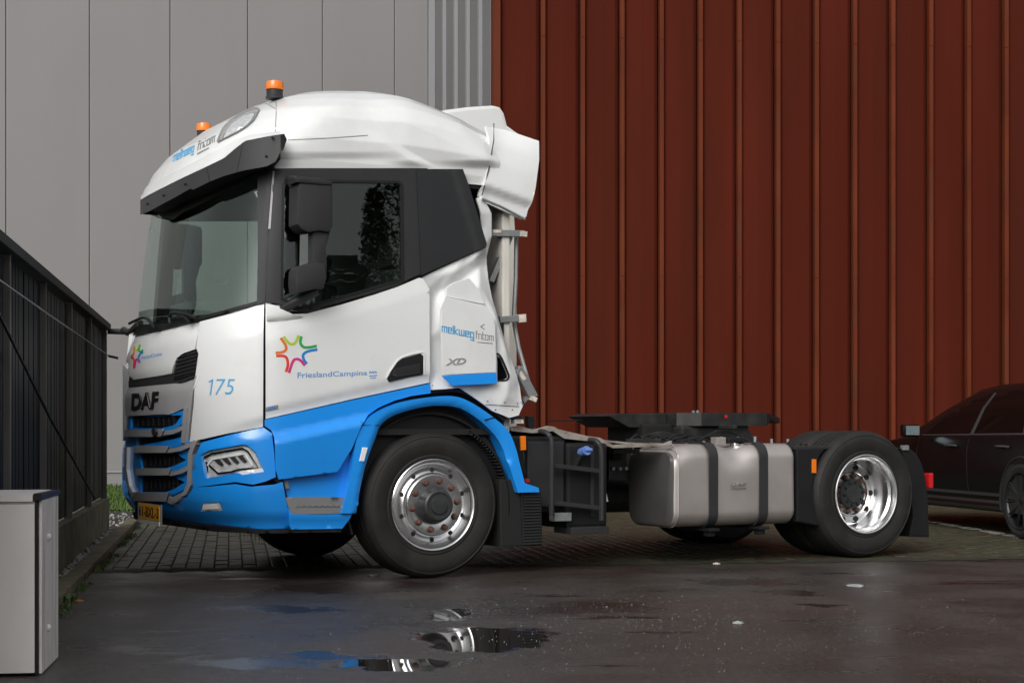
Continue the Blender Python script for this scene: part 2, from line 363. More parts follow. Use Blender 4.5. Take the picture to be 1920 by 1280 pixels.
# paved bay: bedding plus pavers
pav = link('brick_paving', [gp(-.115, 0, -.014), gp(24, 0, -.014), gp(24, 9.6, -.014), gp(-.115, 9.6, -.014)], [(0, 1, 2, 3)], 'joint', kind='structure')
def paver_geo(a0, b0, a1, b1, z, tilt, g=.005, h=.03):
    lo = [gp(a0+g, b0+g), gp(a1-g, b0+g), gp(a1-g, b1-g), gp(a0+g, b1-g)]
    e = .006
    li = [gp(a0+g+e, b0+g+e), gp(a1-g-e, b0+g+e), gp(a1-g-e, b1-g-e), gp(a0+g+e, b1-g-e)]
    zz = [z+tilt[0], z+tilt[1], z-tilt[0], z-tilt[1]]
    vs = [(p[0], p[1], -.03) for p in lo]+[(p[0], p[1], q-.005) for p, q in zip(lo, zz)]+[(p[0], p[1], q) for p, q in zip(li, zz)]
    fs = [(0, 1, 5, 4), (1, 2, 6, 5), (2, 3, 7, 6), (3, 0, 4, 7), (4, 5, 9, 8), (5, 6, 10, 9), (6, 7, 11, 10), (7, 4, 8, 11), (8, 9, 10, 11)]
    return vs, fs
PW, PL = .105, .21
rest = ([], []); restb = ([], [])
cnt = 0
rows = int(9.5/PL); cols = int(22/PW)
cells = []
for i in range(cols):
    for j in range(-1, rows):
        a0 = -.11+i*PW; b0 = j*PL+(PL/2 if i % 2 else 0)+.02; b1 = b0+PL
        if b0 < .02: b0 = .02
        if b1-b0 < .04 or (a0 > 12.5): continue
        cells.append((a0, b0, a0+PW, b1))
def vis(c): # pavers in clear view left of the wheel, under the bumper
    q = g0+(c[0]+.05)*gA+(c[1]+.1)*gB; px = CX+F*q[0]/q[1]; return c[1]*2.0+max(0, px-480)/120+max(0, 215-px)/60
cells.sort(key=vis)
for k, c in enumerate(cells):
    vs, fs = paver_geo(*c, random.uniform(-.004, .002), (random.uniform(-.002, .002), random.uniform(-.002, .002)))
    if k < 290:
        o = link('paver', vs, fs, 'paver' if random.random() < .7 else 'paver_b', pav)
    else:
        R = rest if random.random() < .7 else restb
        n0 = len(R[0]); R[0].extend(vs); R[1].extend([tuple(x+n0 for x in f) for f in fs])
link('far_pavers', rest[0], rest[1], 'paver', pav, kind='stuff')
link('far_pavers', restb[0], restb[1], 'paver_b', pav, kind='stuff')
# concrete edging row between asphalt and pavers is absent; white blocks along the parking bay
w0 = np.array(ground(1738, 976)); w1 = np.array(ground(1925, 1009)); wd = (w1-w0)/np.linalg.norm(w1-w0); wn = np.array([-wd[1], wd[0]])
line = empty('parking_line', (w0[0], w0[1], 0), 0, 'broken pale line of blocks on the paving beside the black car', 'parking line')
for k in range(7):
    s = -.7+k*.62; vs = []
    for z in (-.02, .007):
        for a, b in ((s, -.05), (s+.42, -.05), (s+.42, .05), (s, .05)):
            q = wd*a+wn*b; vs.append((q[0], q[1], z))
    link('line_block', vs, [(0, 1, 2, 3), (4, 5, 6, 7), (0, 1, 5, 4), (1, 2, 6, 5), (2, 3, 7, 6), (3, 0, 4, 7)], 'whitepaint', line)

# silt washed over the joint between asphalt and pavers
sv = []; sf = []; ns_ = 700
for k in range(ns_+1):
    a = -.11+(k/ns_)**1.3*18; w1_ = .05+.07*abs(math.sin(k*.17)+.6*math.sin(k*.53+1))+random.uniform(0, .05); w2_ = .04+.08*abs(math.sin(k*.11+2)+.5*math.sin(k*.41))+random.uniform(0, .04)
    sv += [gp(a, -w1_, .0035), gp(a, w2_, .0045)]
for k in range(ns_): sf.append((2*k, 2*k+2, 2*k+3, 2*k+1))
link('silt_strip', sv, sf, 'silt', None, kind='structure')
mv0 = []; mf0 = []
for k in range(1500):
    b_ = random.uniform(-5, 6); a = -.112+abs(random.gauss(0, .035)); q = gp(a, b_)
    if math.sin(b_*2.3)+math.sin(b_*5.1+1) < -.1: continue
    h = random.uniform(.008, .03); d = random.uniform(.006, .014); an = random.uniform(0, 6.28); n0 = len(mv0)
    mv0 += [(q[0]-d*math.cos(an), q[1]-d*math.sin(an), 0), (q[0]+d*math.cos(an), q[1]+d*math.sin(an), 0), (q[0]+random.uniform(-.01, .01), q[1]+random.uniform(-.01, .01), h)]; mf0.append((n0, n0+1, n0+2))
o = link('moss_tufts', mv0, mf0, 'weed', None, kind='stuff'); o['label'] = 'low moss tufts along the foot of the kerb'
# kerb stones along the left edge
kerb = empty('kerb', gp(-.175, 0), 0); kerb['kind'] = 'structure'
k0 = np.array(gp(-.4, 0)[:2])
for k in range(12):
    b0 = -6.0+k*1.0; bm = bmesh.new()
    add_box(bm, (-.065+random.uniform(-.004, .004), b0+.006, -.06), (.058, b0+.994, .055+random.uniform(-.006, .006)), .012, Matrix.Rotation(math.atan2(G, .986), 4, 'Z'))
    o = bm_link('kerb_stone', bm, 'kerb', kerb, smooth=True)
# pebbles in the gutter between wall and kerb
pv = []; pf = []
def add_blob(vs, fs, c, r, fl=.6):
    n0 = len(vs); pts = [(1, 0, 0), (-1, 0, 0), (0, 1, 0), (0, -1, 0), (0, 0, 1), (0, 0, -1)]
    for p in pts: vs.append((c[0]+p[0]*r*random.uniform(.7, 1.2), c[1]+p[1]*r*random.uniform(.7, 1.2), c[2]+p[2]*r*fl))
    for f in ((0, 2, 4), (2, 1, 4), (1, 3, 4), (3, 0, 4), (2, 0, 5), (1, 2, 5), (3, 1, 5), (0, 3, 5)): fs.append(tuple(n0+i for i in f))
for k in range(1500):
    b = random.uniform(-5, 7.6); a = random.uniform(-.31, -.235)
    if b > 4.4: a = random.uniform(-1.3, -.235)
    q = gp(a, b); add_blob(pv, pf, (q[0], q[1], random.uniform(.0, .04)), random.uniform(.012, .03))
link('gutter_pebbles', pv, pf, 'pebble', None, smooth=True, kind='stuff')
bpy.data.objects['gutter_pebbles']['label'] = 'grey pebbles lying in the gutter between wall foot and kerb'

# lawn strip before the grey building
gv = []; gf = []
for k in range(9000):
    x = random.uniform(-9.5, -3.2); y = random.uniform(20.2, 29.0)
    h = random.uniform(.03, .08); a = random.uniform(0, 6.28); n0 = len(gv); dx, dy = math.cos(a)*.012, math.sin(a)*.012
    gv += [(x-dx, y-dy, -.012), (x+dx, y+dy, -.012), (x+random.uniform(-.03, .03), y+random.uniform(-.03, .03), h)]; gf.append((n0, n0+1, n0+2))
link('lawn_soil', [(-16, 19.6, -.010), (-.5, 21.5, -.010), (-.5, 33, -.010), (-16, 29, -.010)], [(0, 1, 2, 3)], 'grassground', kind='structure')
o = link('grass', gv, gf, 'grass', None, kind='stuff'); o['label'] = 'bright green grass at the foot of the grey building'

# ---- grey building: flat panel face, light corner trim, finely ribbed return
PH = math.atan(.424); gwd = np.array([math.cos(PH), math.sin(PH)])
def on_line(px, p, d):      # world point on a vertical plane (through p, direction d) seen at pixel column px
    t = (px-CX)/F; k = (t*p[1]-p[0])/(d[0]-t*d[1]); return k
gw0 = np.array([(218-CX)/F*29.0, 29.0])
bld = empty('grey_building', (gw0[0], gw0[1], 0), PH, 'tall grey building of smooth flat cladding panels, left of the rust red hall', 'building')
joints = [on_line(x, gw0, gwd) for x in (11, 168.5, 319, 464, 604, 740)]
pw = (joints[-1]-joints[0])/5
e_end = on_line(803, gw0, gwd)
xs = [joints[0]+pw*k for k in range(-9, 6)]+[e_end]
HB = 10.5
for a, b in zip(xs[:-1], xs[1:]):
    bm = bmesh.new(); add_box(bm, (a+.009, 0, .28), (b-.009, .12, HB), .008); bm_link('cladding_panel', bm, 'greywall', bld)
box('backing', (xs[0], .03, 0), (xs[-1], .5, HB-.02), 'greyjoint', bld)
box('plinth', (xs[0], -.01, -.05), (xs[-1], .1, .27), 'greywall', bld)
box('base_flashing', (xs[0], -.03, .235), (xs[-1], -.012, .28), 'greytrim', bld)
box('roof_capping', (xs[0]-.1, -.08, HB), (xs[-1]+.1, .6, HB+.15), 'greytrim', bld)
tw = on_line(815, gw0, gwd)-e_end
box('corner_trim', (e_end+.003, -.02, 0), (e_end+tw, .3, HB), 'greytrim', bld)
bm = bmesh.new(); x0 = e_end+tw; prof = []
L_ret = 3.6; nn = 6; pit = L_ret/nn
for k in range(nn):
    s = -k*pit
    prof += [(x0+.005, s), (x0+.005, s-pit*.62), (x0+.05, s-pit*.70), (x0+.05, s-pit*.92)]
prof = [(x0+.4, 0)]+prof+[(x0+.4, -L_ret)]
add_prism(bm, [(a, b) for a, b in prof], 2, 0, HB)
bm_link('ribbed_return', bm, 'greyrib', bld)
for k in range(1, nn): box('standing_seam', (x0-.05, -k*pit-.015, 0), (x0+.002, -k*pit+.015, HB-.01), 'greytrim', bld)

# ---- red hall: ribbed cladding
RPH = math.radians(6.0); rwd = np.array([math.cos(RPH), math.sin(RPH)])
rw0 = np.array([(925-CX)/F*21.3, 21.3])
hall = empty('red_hall', (rw0[0], rw0[1], 0), RPH, 'rust red ribbed steel hall filling the background on the right', 'building')
ribpx = [1018, 1092, 1166.5, 1240, 1313, 1385, 1457, 1529, 1602]
ka = on_line(1018, rw0, rwd); kb = on_line(1602, rw0, rwd); rp = (kb-ka)/8
HR = 9.0
box('corner_flashing', (0, -.075, 0), (.085, .35, HR), 'redrib', hall, label='bright rust corner flashing at the left end')
ribs = [ka+rp*k for k in range(0, 24)]
prev = .088
for k, r in enumerate([ka-rp*0]+ribs[1:]):
    # panel between the previous rib and this one, with a shallow centre stiffener
    a, b = prev, r-.052
    bm = bmesh.new()
    pts = [(a, .25), (a, .028), (a+.03, .004), ((a+b)/2-.11, .0), ((a+b)/2, -.005), ((a+b)/2+.11, 0), (b-.04, .004), (b, .028), (b, .25)]
    add_prism(bm, pts, 2, 0.02, HR-.01); bm_link('cladding_panel', bm, 'redwall', hall)
    # rib: lapped lengths with joints
    zs = [0.02, 2.99, 6.07, HR-.005]
    bm = bmesh.new()
    for z0, z1 in zip(zs[:-1], zs[1:]):
        add_prism(bm, [(r-.030, .25), (r-.026, -.045), (r+.026, -.045), (r+.030, .25)], 2, z0, z1-.005)
    add_prism(bm, [(r-.033, .25), (r-.029, -.03), (r+.029, -.03), (r+.033, .25)], 2, 0.03, HR-.05)
    bm_link('rib', bm, 'redrib', hall)
    prev = r+.040
box('groove_shade_backing', (.05, .12, 0), (ribs[-1]+.1, .24, HR-.03), 'redgroove_shade', hall)  # dark strip in the rib gaps, coloured as their shadow
prism('hall_wall_core', [(.03, .26), (ribs[-1]+.1, .26), (ribs[-1]+.1, 8), (3.0, 8)], 2, 0, HR-.03, 'redgroove_shade', hall)
box('roof_capping', (-.05, -.12, HR), (ribs[-1]+.2, .5, HR+.15), 'redrib', hall)

# ---- fence on a low wall
fe = np.array(ground(209, 997))-np.array([.986, G])*.02
FA = math.atan2(.986, -G)                       # local +x runs away from the camera
fence = empty('fence', (fe[0], fe[1], 0), FA, 'dark upright board fence with steel posts on a mossy low wall, at the left edge', 'fence')
# local: x forward (0 = far end, negative towards the camera), y to the left
WH = .335
prism('low_wall', [(0, -.0), (-12, -.0), (-12, .14), (0, .14)], 2, -.05, WH, 'concrete', fence, bev=.01)
posts = [-.06, -1.86, -3.66, -5.46, -7.26, -9.06, -10.86]
for x in posts: box('post', (x-.022, .02, WH), (x+.022, .08, 2.0), 'fencepost', fence, .004)
for a, b in zip(posts[1:], posts[:-1]):
    nb_ = 14; st = (b-a-.05)/nb_
    for k in range(nb_):
        x = a+.025+k*st
        box('board', (x+.008, .055+random.uniform(0, .006), WH+.02), (x+st-.008, .075, 1.97), 'fence', fence)
box('backing_sheet', (-10.86, .082, WH+.01), (-.05, .09, 1.96), 'pitch', fence)
box('top_rail', (-11.5, -.015, 1.985), (.02, .10, 2.045), 'fencerail', fence, .006)
tube('end_bar', [(.02, .02, 1.975), (.05, -.3, 1.97), (.05, -.46, 1.95)], .028, 'fencerail', fence)
def fpt(px, py, off):   # point on a plane parallel to the fence, off metres towards the yard
    p = fe+np.array([.986, G])*off; d = np.array([-G, .986]); k = on_line(px, p, d); q = p+d*k
    z = CAMH+(HY-py)/F*q[1]; return (k, -off, z)
cable = empty('cable', (fe[0], fe[1], 0), FA, 'thin pale cable running down in front of the dark fence boards', 'cable')
tube('line', [fpt(-60, 484, .03), fpt(92, 590, .03), fpt(206, 668, .03), ], .0055, 'zinc', cable)
tube('end_fitting', [fpt(203, 667, .03), (fpt(203, 667, .03)[0]+.02, -.12, fpt(203, 667, .03)[2]-.02)], .012, 'fencerail', cable)
bar = tube('brace_rod', [fpt(-40, 510, .028), fpt(28, 650, .028), fpt(92, 780, .028), fpt(178, 935, .028)], .009, 'black', None)
bar['label'] = 'dark sagging rod slanting down across the fence boards'; bar['category'] = 'rod'
bar.location = (fe[0], fe[1], 0); bar.rotation_euler = (0, 0, FA)

# ---- steel service cabinet, bottom left
c0 = np.array(ground(71, 1266)); c1 = np.array(ground(103, 1234)); cd = (c1-c0); cdl = np.linalg.norm(cd); cd /= cdl
CA = math.atan2(cd[1], cd[0])-math.pi/2
cabn = empty('service_cabinet', (c0[0], c0[1], 0), CA, 'pale grey sheet metal cabinet on the asphalt in the bottom left corner', 'cabinet')
CHH = (1266-940)/F*c0[1]
# local: x to the right, y away; body left of x=0
Wc = .37
box('body', (-Wc, .012, .03), (-.012, cdl, CHH), 'cab_face', cabn, .004)
box('door_panel', (-Wc, -.004, .012), (-.013, .011, CHH-.012), 'cab_face', cabn, .003)
prism('sloping_lid', [(-.012, CHH+.001), (.44+.1, CHH+.012), (.44+.1, CHH+.03), (-.012, CHH+.028)], 0, -Wc-.01, -.02, 'cab_face', cabn, .002)
box('side_panel', (-.001, .03, .004), (.012, cdl+.02, CHH+.004), 'cab_side', cabn, .003)
box('corner_gap', (-.0125, .001, .004), (-.002, .028, CHH), 'pitch', cabn)
prism('lid_end_cap', [(-.005, CHH+.006), (cdl+.05, CHH+.010), (cdl+.05, CHH+.028), (-.005, CHH+.034)], 0, -.018, .016, 'black', cabn, .002)
box('foot', (-Wc+.03, .04, -.01), (-.03, cdl-.03, .03), 'pitch', cabn)
for zz in (CHH-.16, .175):
    bm = bmesh.new(); bmesh.ops.create_uvsphere(bm, u_segments=12, v_segments=8, radius=.016)
    bmesh.ops.scale(bm, vec=(.7, 1, 1), verts=bm.verts); bmesh.ops.translate(bm, vec=(.016, .20, zz), verts=bm.verts); bm_link('bolt_cap', bm, 'lampwhite', cabn, smooth=True)

# ---- reflected woods behind the camera (they show in the cab's side window and darken the wet yard)
tv = []; tf = []
def crown(cx, cy, h, r, n, cone, ls=1):
    for k in range(n):
        t = random.random()**.8; z = h*(.08+.92*t); rr = r*((1-t)**.8 if cone else math.sin(math.pi*min(1, .12+t*.86))**.6)*random.random()**.4
        a = random.uniform(0, 6.283); x, y = cx+rr*math.cos(a), cy+rr*math.sin(a); s = random.uniform(.18, .42)*ls; n0 = len(tv)
        for q in range(3): tv.append((x+random.uniform(-s, s), y+random.uniform(-s, s), z+random.uniform(-s, s)))
        tf.append((n0, n0+1, n0+2))
TREES = [(105, 15, 2.4), (108, 15.5, 2.2), (111, 16, 2.0), (113.2, 16, 1.5), (115.0, 13.6, .8), (116.0, 11.2, .55), (116.8, 9.4, .5), (117.5, 8.6, .55), (118.4, 8.1, .7), (119.8, 7.9, 1.1), (122, 8.0, 1.5), (125, 7.0, 1.6), (128, 6.8, 1.8), (131, 7, 1.8), (134, 6.6, 1.8)]
TREES += [(138+k*3.2, 6.3+random.uniform(-.6, .6), 1.9) for k in range(34)]
for azd, base, r in TREES:
    a = math.radians(azd); D = 37.5+random.uniform(-.4, .8)
    crown(D*math.sin(a), D*math.cos(a), base, r, 6500 if azd < 126 else 600, False, .36 if azd < 126 else 1)
o = link('woods', tv, tf, 'foliage', None, kind='stuff'); o['label'] = 'dark belt of trees mirrored in the cab side window'


# ================================================================== THE TRUCK
TP = (-.538, 11.3); TA = math.radians(28.4)
T = Frame(TP[0], TP[1], TA)
truck = empty('tractor_truck', (TP[0], TP[1], 0), TA, 'white and blue tractor truck with crumpled cab rear and bare chassis, standing on wet ground', 'truck')
WID = 2.5
PROF = np.array([(-1.655, 1.25), (-1.645, 1.0), (-1.62, .75), (-1.575, .5), (-1.515, .33), (-1.42, .18), (-1.305, .08), (-1.17, .022), (-1.0, 0), (-.6, 0), (0, 0), (.45, 0), (1.3, 0)])
_pp = np.array(catmull(PROF, 12)); _sl = np.concatenate([[0], np.cumsum(np.linalg.norm(np.diff(_pp, axis=0), axis=1))])
LMAX = _sl[-1]
def ss(x, a, b): t = np.clip((x-a)/(b-a), 0, 1); return t*t*(3-2*t)
class Surf:
    def __init__(s, D, K, roof): s.D = np.array(D).T; s.K = np.array(K).T; s.roof = roof
    def __call__(s, S, H):
        S = np.asarray(S, float); H = np.asarray(H, float); a = np.abs(S)
        u0 = np.interp(a, _sl, _pp[:, 0]); v0 = np.interp(a, _sl, _pp[:, 1])
        D = np.interp(H, *s.D); K = np.interp(H, *s.K)
        if s.roof: w = np.clip((.45-u0)/1.75, 0, 1)
        else: w = ss(u0, -.9, -1.5)
        u = u0+D*w; v = 1.25-(1.25-v0)*(1-K/1.25); z = H.copy() if H.shape else np.array(float(H))
        if s.roof:
            drop = ss(u, -.3, 1.0)*(H-2.7)/.82*.30*ss(v, 1.6, .6)
            z = z-drop
        v = np.where(S < 0, WID-v, v)
        return np.stack([u, v, z], -1)
    def build(s, hs):
        ns = 420; ss_ = np.linspace(-LMAX*.62, LMAX, ns); s.gs, s.gh = np.meshgrid(ss_, hs)
        g = s(s.gs, s.gh); s.gx, s.gy = T.proj(g[..., 0], g[..., 1], g[..., 2])
        e = 1e-3; a = s(s.gs+e, s.gh)-g; b = s(s.gs, s.gh+e)-g; n = np.cross(a, b); 
        dirv = g-np.array([T.cam[0], T.cam[1], CAMH]); s.vis = (np.sum(n*dirv, -1) < 0)
        # orientation: outward normal is cross(ds, dh) when pointing to the camera
        s.gx = np.where(s.vis, s.gx, 1e6); return s
    def inv(s, pts):
        pts = np.asarray(pts, float); out = np.zeros((len(pts), 2))
        fx = s.gx.ravel(); fy = s.gy.ravel()
        for i in range(0, len(pts), 400):
            d = (pts[i:i+400, 0:1]-fx)**2+(pts[i:i+400, 1:2]-fy)**2; k = d.argmin(1)
            out[i:i+400, 0] = s.gs.ravel()[k]; out[i:i+400, 1] = s.gh.ravel()[k]
        def pr(q): g = s(q[:, 0], q[:, 1]); return np.stack(T.proj(g[:, 0], g[:, 1], g[:, 2]), -1)
        base = out.copy()
        for _ in range(8):
            p = pr(out); r = pts-p; e = 1e-4
            ju = (pr(out+[e, 0])-p)/e; jv = (pr(out+[0, e])-p)/e
            det = ju[:, 0]*jv[:, 1]-ju[:, 1]*jv[:, 0]; det = np.where(np.abs(det) < 1e-3, 1e-3, det)
            du = (r[:, 0]*jv[:, 1]-r[:, 1]*jv[:, 0])/det; dv = (ju[:, 0]*r[:, 1]-ju[:, 1]*r[:, 0])/det
            step = np.clip(np.stack([du, dv], -1), -.06, .06); out = out+step
            out[:, 0] = np.clip(out[:, 0], base[:, 0]-.12, base[:, 0]+.12); out[:, 1] = np.clip(out[:, 1], base[:, 1]-.08, base[:, 1]+.08)
        return out
    def normal(s, S, H):
        e = 2e-3; n = np.cross(s(S+e, H)-s(S-e, H), s(S, H+e)-s(S, H-e)); return -n/np.maximum(np.linalg.norm(n, axis=-1, keepdims=True), 1e-9)*-1
BODY = Surf([(0, .10), (.36, .06), (.55, .0), (1.25, 0), (1.8, .05), (2.8, .22)], [(0, 0), (1.75, 0), (2.1, .012), (2.8, .05)], False).build(np.linspace(.3, 2.8, 260))
ROOF = Surf([(2.66, .12), (2.80, .14), (2.9, .19), (3.01, .28), (3.17, .48), (3.33, .76), (3.42, 1.0), (3.48, 1.28), (3.50, 1.5)],
            [(2.66, .056), (2.74, .056), (2.8, .045), (2.95, .045), (3.1, .085), (3.19, .14), (3.27, .24), (3.34, .38), (3.40, .56), (3.46, .84), (3.50, 1.22)], True).build(np.linspace(2.66, 3.498, 160))
def pip(P, poly):
    x, y = P[..., 0], P[..., 1]; ins = np.zeros(x.shape, bool); n = len(poly)
    for i in range(n):
        x1, y1 = poly[i]; x2, y2 = poly[(i+1) % n]
        c = ((y1 > y) != (y2 > y)) & (x < (x2-x1)*(y-y1)/((y2-y1) if y2 != y1 else 1e-9)+x1); ins ^= c
    return ins
def tri_fill(poly, holes=(), res=7.0):
    def dens(p):
        o = []
        for i in range(len(p)):
            a = np.array(p[i], float); b = np.array(p[(i+1) % len(p)], float); n = max(1, int(np.linalg.norm(b-a)/res))
            for k in range(n): o.append(a+(b-a)*k/n)
        return o
    loops = [dens(poly)]+[dens(h) for h in holes]; pts = []; edges = []
    for L in loops:
        n0 = len(pts); pts += L; edges += [(n0+i, n0+(i+1) % len(L)) for i in range(len(L))]
    A = np.array(pts); x0, y0 = A.min(0); x1, y1 = A.max(0)
    gx, gy = np.meshgrid(np.arange(x0+res*.5, x1, res), np.arange(y0+res*.5, y1, res)); gx = gx.copy(); gx[1::2] += res*.5
    Gp = np.stack([gx.ravel(), gy.ravel()], -1); ok = pip(Gp, poly)
    for h in holes: ok &= ~pip(Gp, h)
    Gp = Gp[ok]
    if len(Gp):
        dmin = np.full(len(Gp), 1e9)
        for i in range(0, len(A), 200): dmin = np.minimum(dmin, (((Gp[:, None]-A[None, i:i+200])**2).sum(-1)).min(1))
        Gp = Gp[dmin > (res*.45)**2]
    allp = [Vector(p) for p in pts]+[Vector(p) for p in Gp]
    v, e, f, ov, oe, of = delaunay_2d_cdt(allp, edges, [], 0, 1e-4)
    V = np.array([(p.x, p.y) for p in v]); Fa = np.array([t for t in f if len(t) == 3])
    c = V[Fa].mean(1); ok = pip(c, poly)
    for h in holes: ok &= ~pip(c, h)
    return V, Fa[ok]
def skin(name, outer, Fa, inner, m, parent, flip=False, **k):
    cnt = {}
    for t in Fa:
        for i in range(3):
            a, b = int(t[i]), int(t[(i+1) % 3]); cnt[(a, b)] = 1
    bd = [(a, b) for (a, b) in cnt if (b, a) not in cnt]
    n = len(outer); vs = list(outer); fs = [tuple(int(x) for x in t) for t in Fa]; ft = len(fs)
    # inner skin and rim with their own vertices, so that edges stay crisp
    vs += list(inner); fs += [(int(t[0])+n, int(t[2])+n, int(t[1])+n) for t in Fa]
    base = 2*n; mp = {}
    for a, b in bd:
        for q in (a, b):
            if q not in mp: mp[q] = base+2*len(mp); vs.append(outer[q]); vs.append(inner[q])
        fs.append((mp[a], mp[a]+1, mp[b]+1, mp[b]))
    if flip: fs = [f[::-1] for f in fs]
    return link(name, vs, fs, m, parent, smooth=True, flat_from=2*ft, **k)
def panel(name, poly, m, parent=None, off=.012, th=.012, holes=(), surf=BODY, disp=None, res=7.0, mirror=False, **k):
    """sheet-metal panel: an outline laid on the cab's surface, with real thickness and its own relief"""
    V, Fa = tri_fill(poly, holes, res); o = off+(disp(V[:, 0], V[:, 1]) if disp else 0)*np.ones(len(V)); Q = V.copy()
    for it in range(3 if abs(off) > .025 or surf is ROOF else 1):
        sh = surf.inv(Q); P = surf(sh[:, 0], sh[:, 1]); N = surf.normal(sh[:, 0], sh[:, 1]); tocam = np.array([T.cam[0], T.cam[1], CAMH])-P
        N = N*np.sign((N*tocam).sum(-1, keepdims=True)); O = P+N*o[:, None]; I = P+N*(o-th)[:, None]
        Q = Q+np.clip(V-np.stack(T.proj(O[:, 0], O[:, 1], O[:, 2]), -1), -12, 12)
    # winding so that faces look outwards
    a, b, c = O[Fa[0, 0]], O[Fa[0, 1]], O[Fa[0, 2]]
    nn = np.cross(O[Fa[:, 1]]-O[Fa[:, 0]], O[Fa[:, 2]]-O[Fa[:, 0]])
    if (nn*N[Fa[:, 0]]).sum() < 0: Fa = Fa[:, ::-1]
    ob = skin(name, O, Fa, I, m, parent or truck, **k)
    if mirror:
        O2 = O*[1, -1, 1]+[0, WID, 0]; I2 = I*[1, -1, 1]+[0, WID, 0]
        skin(name, O2, Fa, I2, m, parent or truck, flip=True, **k)
    return ob
def line_disp(p0, p1, amt, width, side=1, x0=None, x1=None):
    """pushes the surface in or out on one side of a pixel line"""
    a = np.array(p0, float); d = np.array(p1, float)-a; L = np.linalg.norm(d); n = np.array([-d[1], d[0]])/L*side
    def f(x, y):
        q = (x-a[0])*n[0]+(y-a[1])*n[1]; r = amt*np.clip(q/width, 0, 1)
        if x0 is not None: r = r*ss(x, x0, x1)
        return r
    return f
def add_d(*fs): return lambda x, y: sum(f(x, y) for f in fs)
def ridge(p0, p1, amt, wd, taper=0.0, asym=0):
    a = np.array(p0, float); b = np.array(p1, float); d = b-a; L = np.linalg.norm(d); d /= L; n = np.array([-d[1], d[0]])
    def f(x, y):
        t = (x-a[0])*d[0]+(y-a[1])*d[1]; q = (x-a[0])*n[0]+(y-a[1])*n[1]
        wl = wd*(1 if not taper else np.clip(.15+t/L*taper, .15, 3)); e = ss(t, -L*.05, L*.25)*ss(t, L*1.15, L*.85)
        return amt*e*np.clip(1-np.abs(q)/wl, 0, 1)
    return f
def stroke(name, pts, wpx, m, parent, off=.014, surf=BODY, th=.0012, smooth=True, n=6, mapper=None):
    """a ribbon of constant width laid on the surface (seams, logo strokes)"""
    P = np.array(catmull(pts, n)) if smooth and len(pts) > 2 else np.array(pts, float)
    if not (smooth and len(pts) > 2):
        q = []
        for a, b in zip(P[:-1], P[1:]):
            k = max(1, int(np.linalg.norm(b-a)/8)); q += [a+(b-a)*i/k for i in range(k)]
        P = np.array(q+[P[-1]])
    d = np.gradient(P, axis=0); d /= np.maximum(np.linalg.norm(d, axis=1, keepdims=True), 1e-9); nr = np.stack([-d[:, 1], d[:, 0]], -1)
    A = P+nr*wpx/2; B = P-nr*wpx/2; V = np.concatenate([A, B]); K = len(P)
    Fa = []
    for i in range(K-1): Fa += [(i, i+1, K+i+1), (i, K+i+1, K+i)]
    Fa = np.array(Fa); return lay(name, V, Fa, m, parent, off, surf, th)
def lay(name, V, Fa, m, parent, off, surf, th):
    if callable(off): o = np.array([off(x, y) for x, y in V])
    else: o = np.full(len(V), off)
    sh = surf.inv(V); P = surf(sh[:, 0], sh[:, 1]); N = surf.normal(sh[:, 0], sh[:, 1]); N = N*np.sign((N*(np.array([T.cam[0], T.cam[1], CAMH])-P)).sum(-1, keepdims=True))
    O = P+N*o[:, None]; I = P+N*(o-th)[:, None]
    nn = np.cross(O[Fa[:, 1]]-O[Fa[:, 0]], O[Fa[:, 2]]-O[Fa[:, 0]])
    flipm = (nn*N[Fa[:, 0]]).sum(-1) < 0; Fa = Fa.copy(); Fa[flipm] = Fa[flipm][:, ::-1]
    return skin(name, O, Fa, I, m, parent)
_tc = {}
def text_geo(s, shear=0.0, bold=0.0):
    key = (s, shear, bold)
    if key in _tc: return _tc[key]
    cu = bpy.data.curves.new('t', 'FONT'); cu.body = s; cu.shear = shear; cu.offset = bold; cu.resolution_u = 3
    ob = bpy.data.objects.new('t', cu); COL.objects.link(ob); dg = bpy.context.evaluated_depsgraph_get(); me = bpy.data.meshes.new_from_object(ob.evaluated_get(dg))
    bm = bmesh.new(); bm.from_mesh(me); bmesh.ops.triangulate(bm, faces=bm.faces); V = np.array([(v.co.x, v.co.y) for v in bm.verts]); Fa = np.array([[v.index for v in f.verts] for f in bm.faces]); bm.free()
    bpy.data.objects.remove(ob); bpy.data.curves.remove(cu); bpy.data.meshes.remove(me); _tc[key] = (V, Fa); return V, Fa
def text_px(name, s, quad, m, parent, off=.0145, surf=BODY, shear=0, bold=0.0, th=.001):
    """quad: pixel corners bottom-left, bottom-right, top-right, top-left of the lettering's bounding box"""
    V, Fa = text_geo(s, shear, bold); lo = V.min(0); hi = V.max(0); q = (V-lo)/(hi-lo); a, b = q[:, :1], q[:, 1:]
    Q = [np.array(p, float) for p in quad]; X = Q[0]*(1-a)*(1-b)+Q[1]*a*(1-b)+Q[2]*a*b+Q[3]*(1-a)*b
    return lay(name, X, Fa, m, parent, off, surf, th)
def text_plane(name, s, m, parent, p0, p1, h, v, shear=0, bold=0.0, th=.002):
    """flat lettering on local plane y = v; p0 baseline start (u,z), p1 baseline end, h = letter height"""
    V, Fa = text_geo(s, shear, bold); lo = V.min(0); hi = V.max(0); q = (V-lo)/(hi-lo); d = np.array(p1)-np.array(p0); up = np.array([-d[1], d[0]])/np.linalg.norm(d)*h
    X = np.array(p0)+q[:, :1]*d+q[:, 1:]*up
    O = np.stack([X[:, 0], np.full(len(X), v), X[:, 1]], -1); I = O+[0, th, 0]
    return skin(name, O, Fa, I, m, parent)
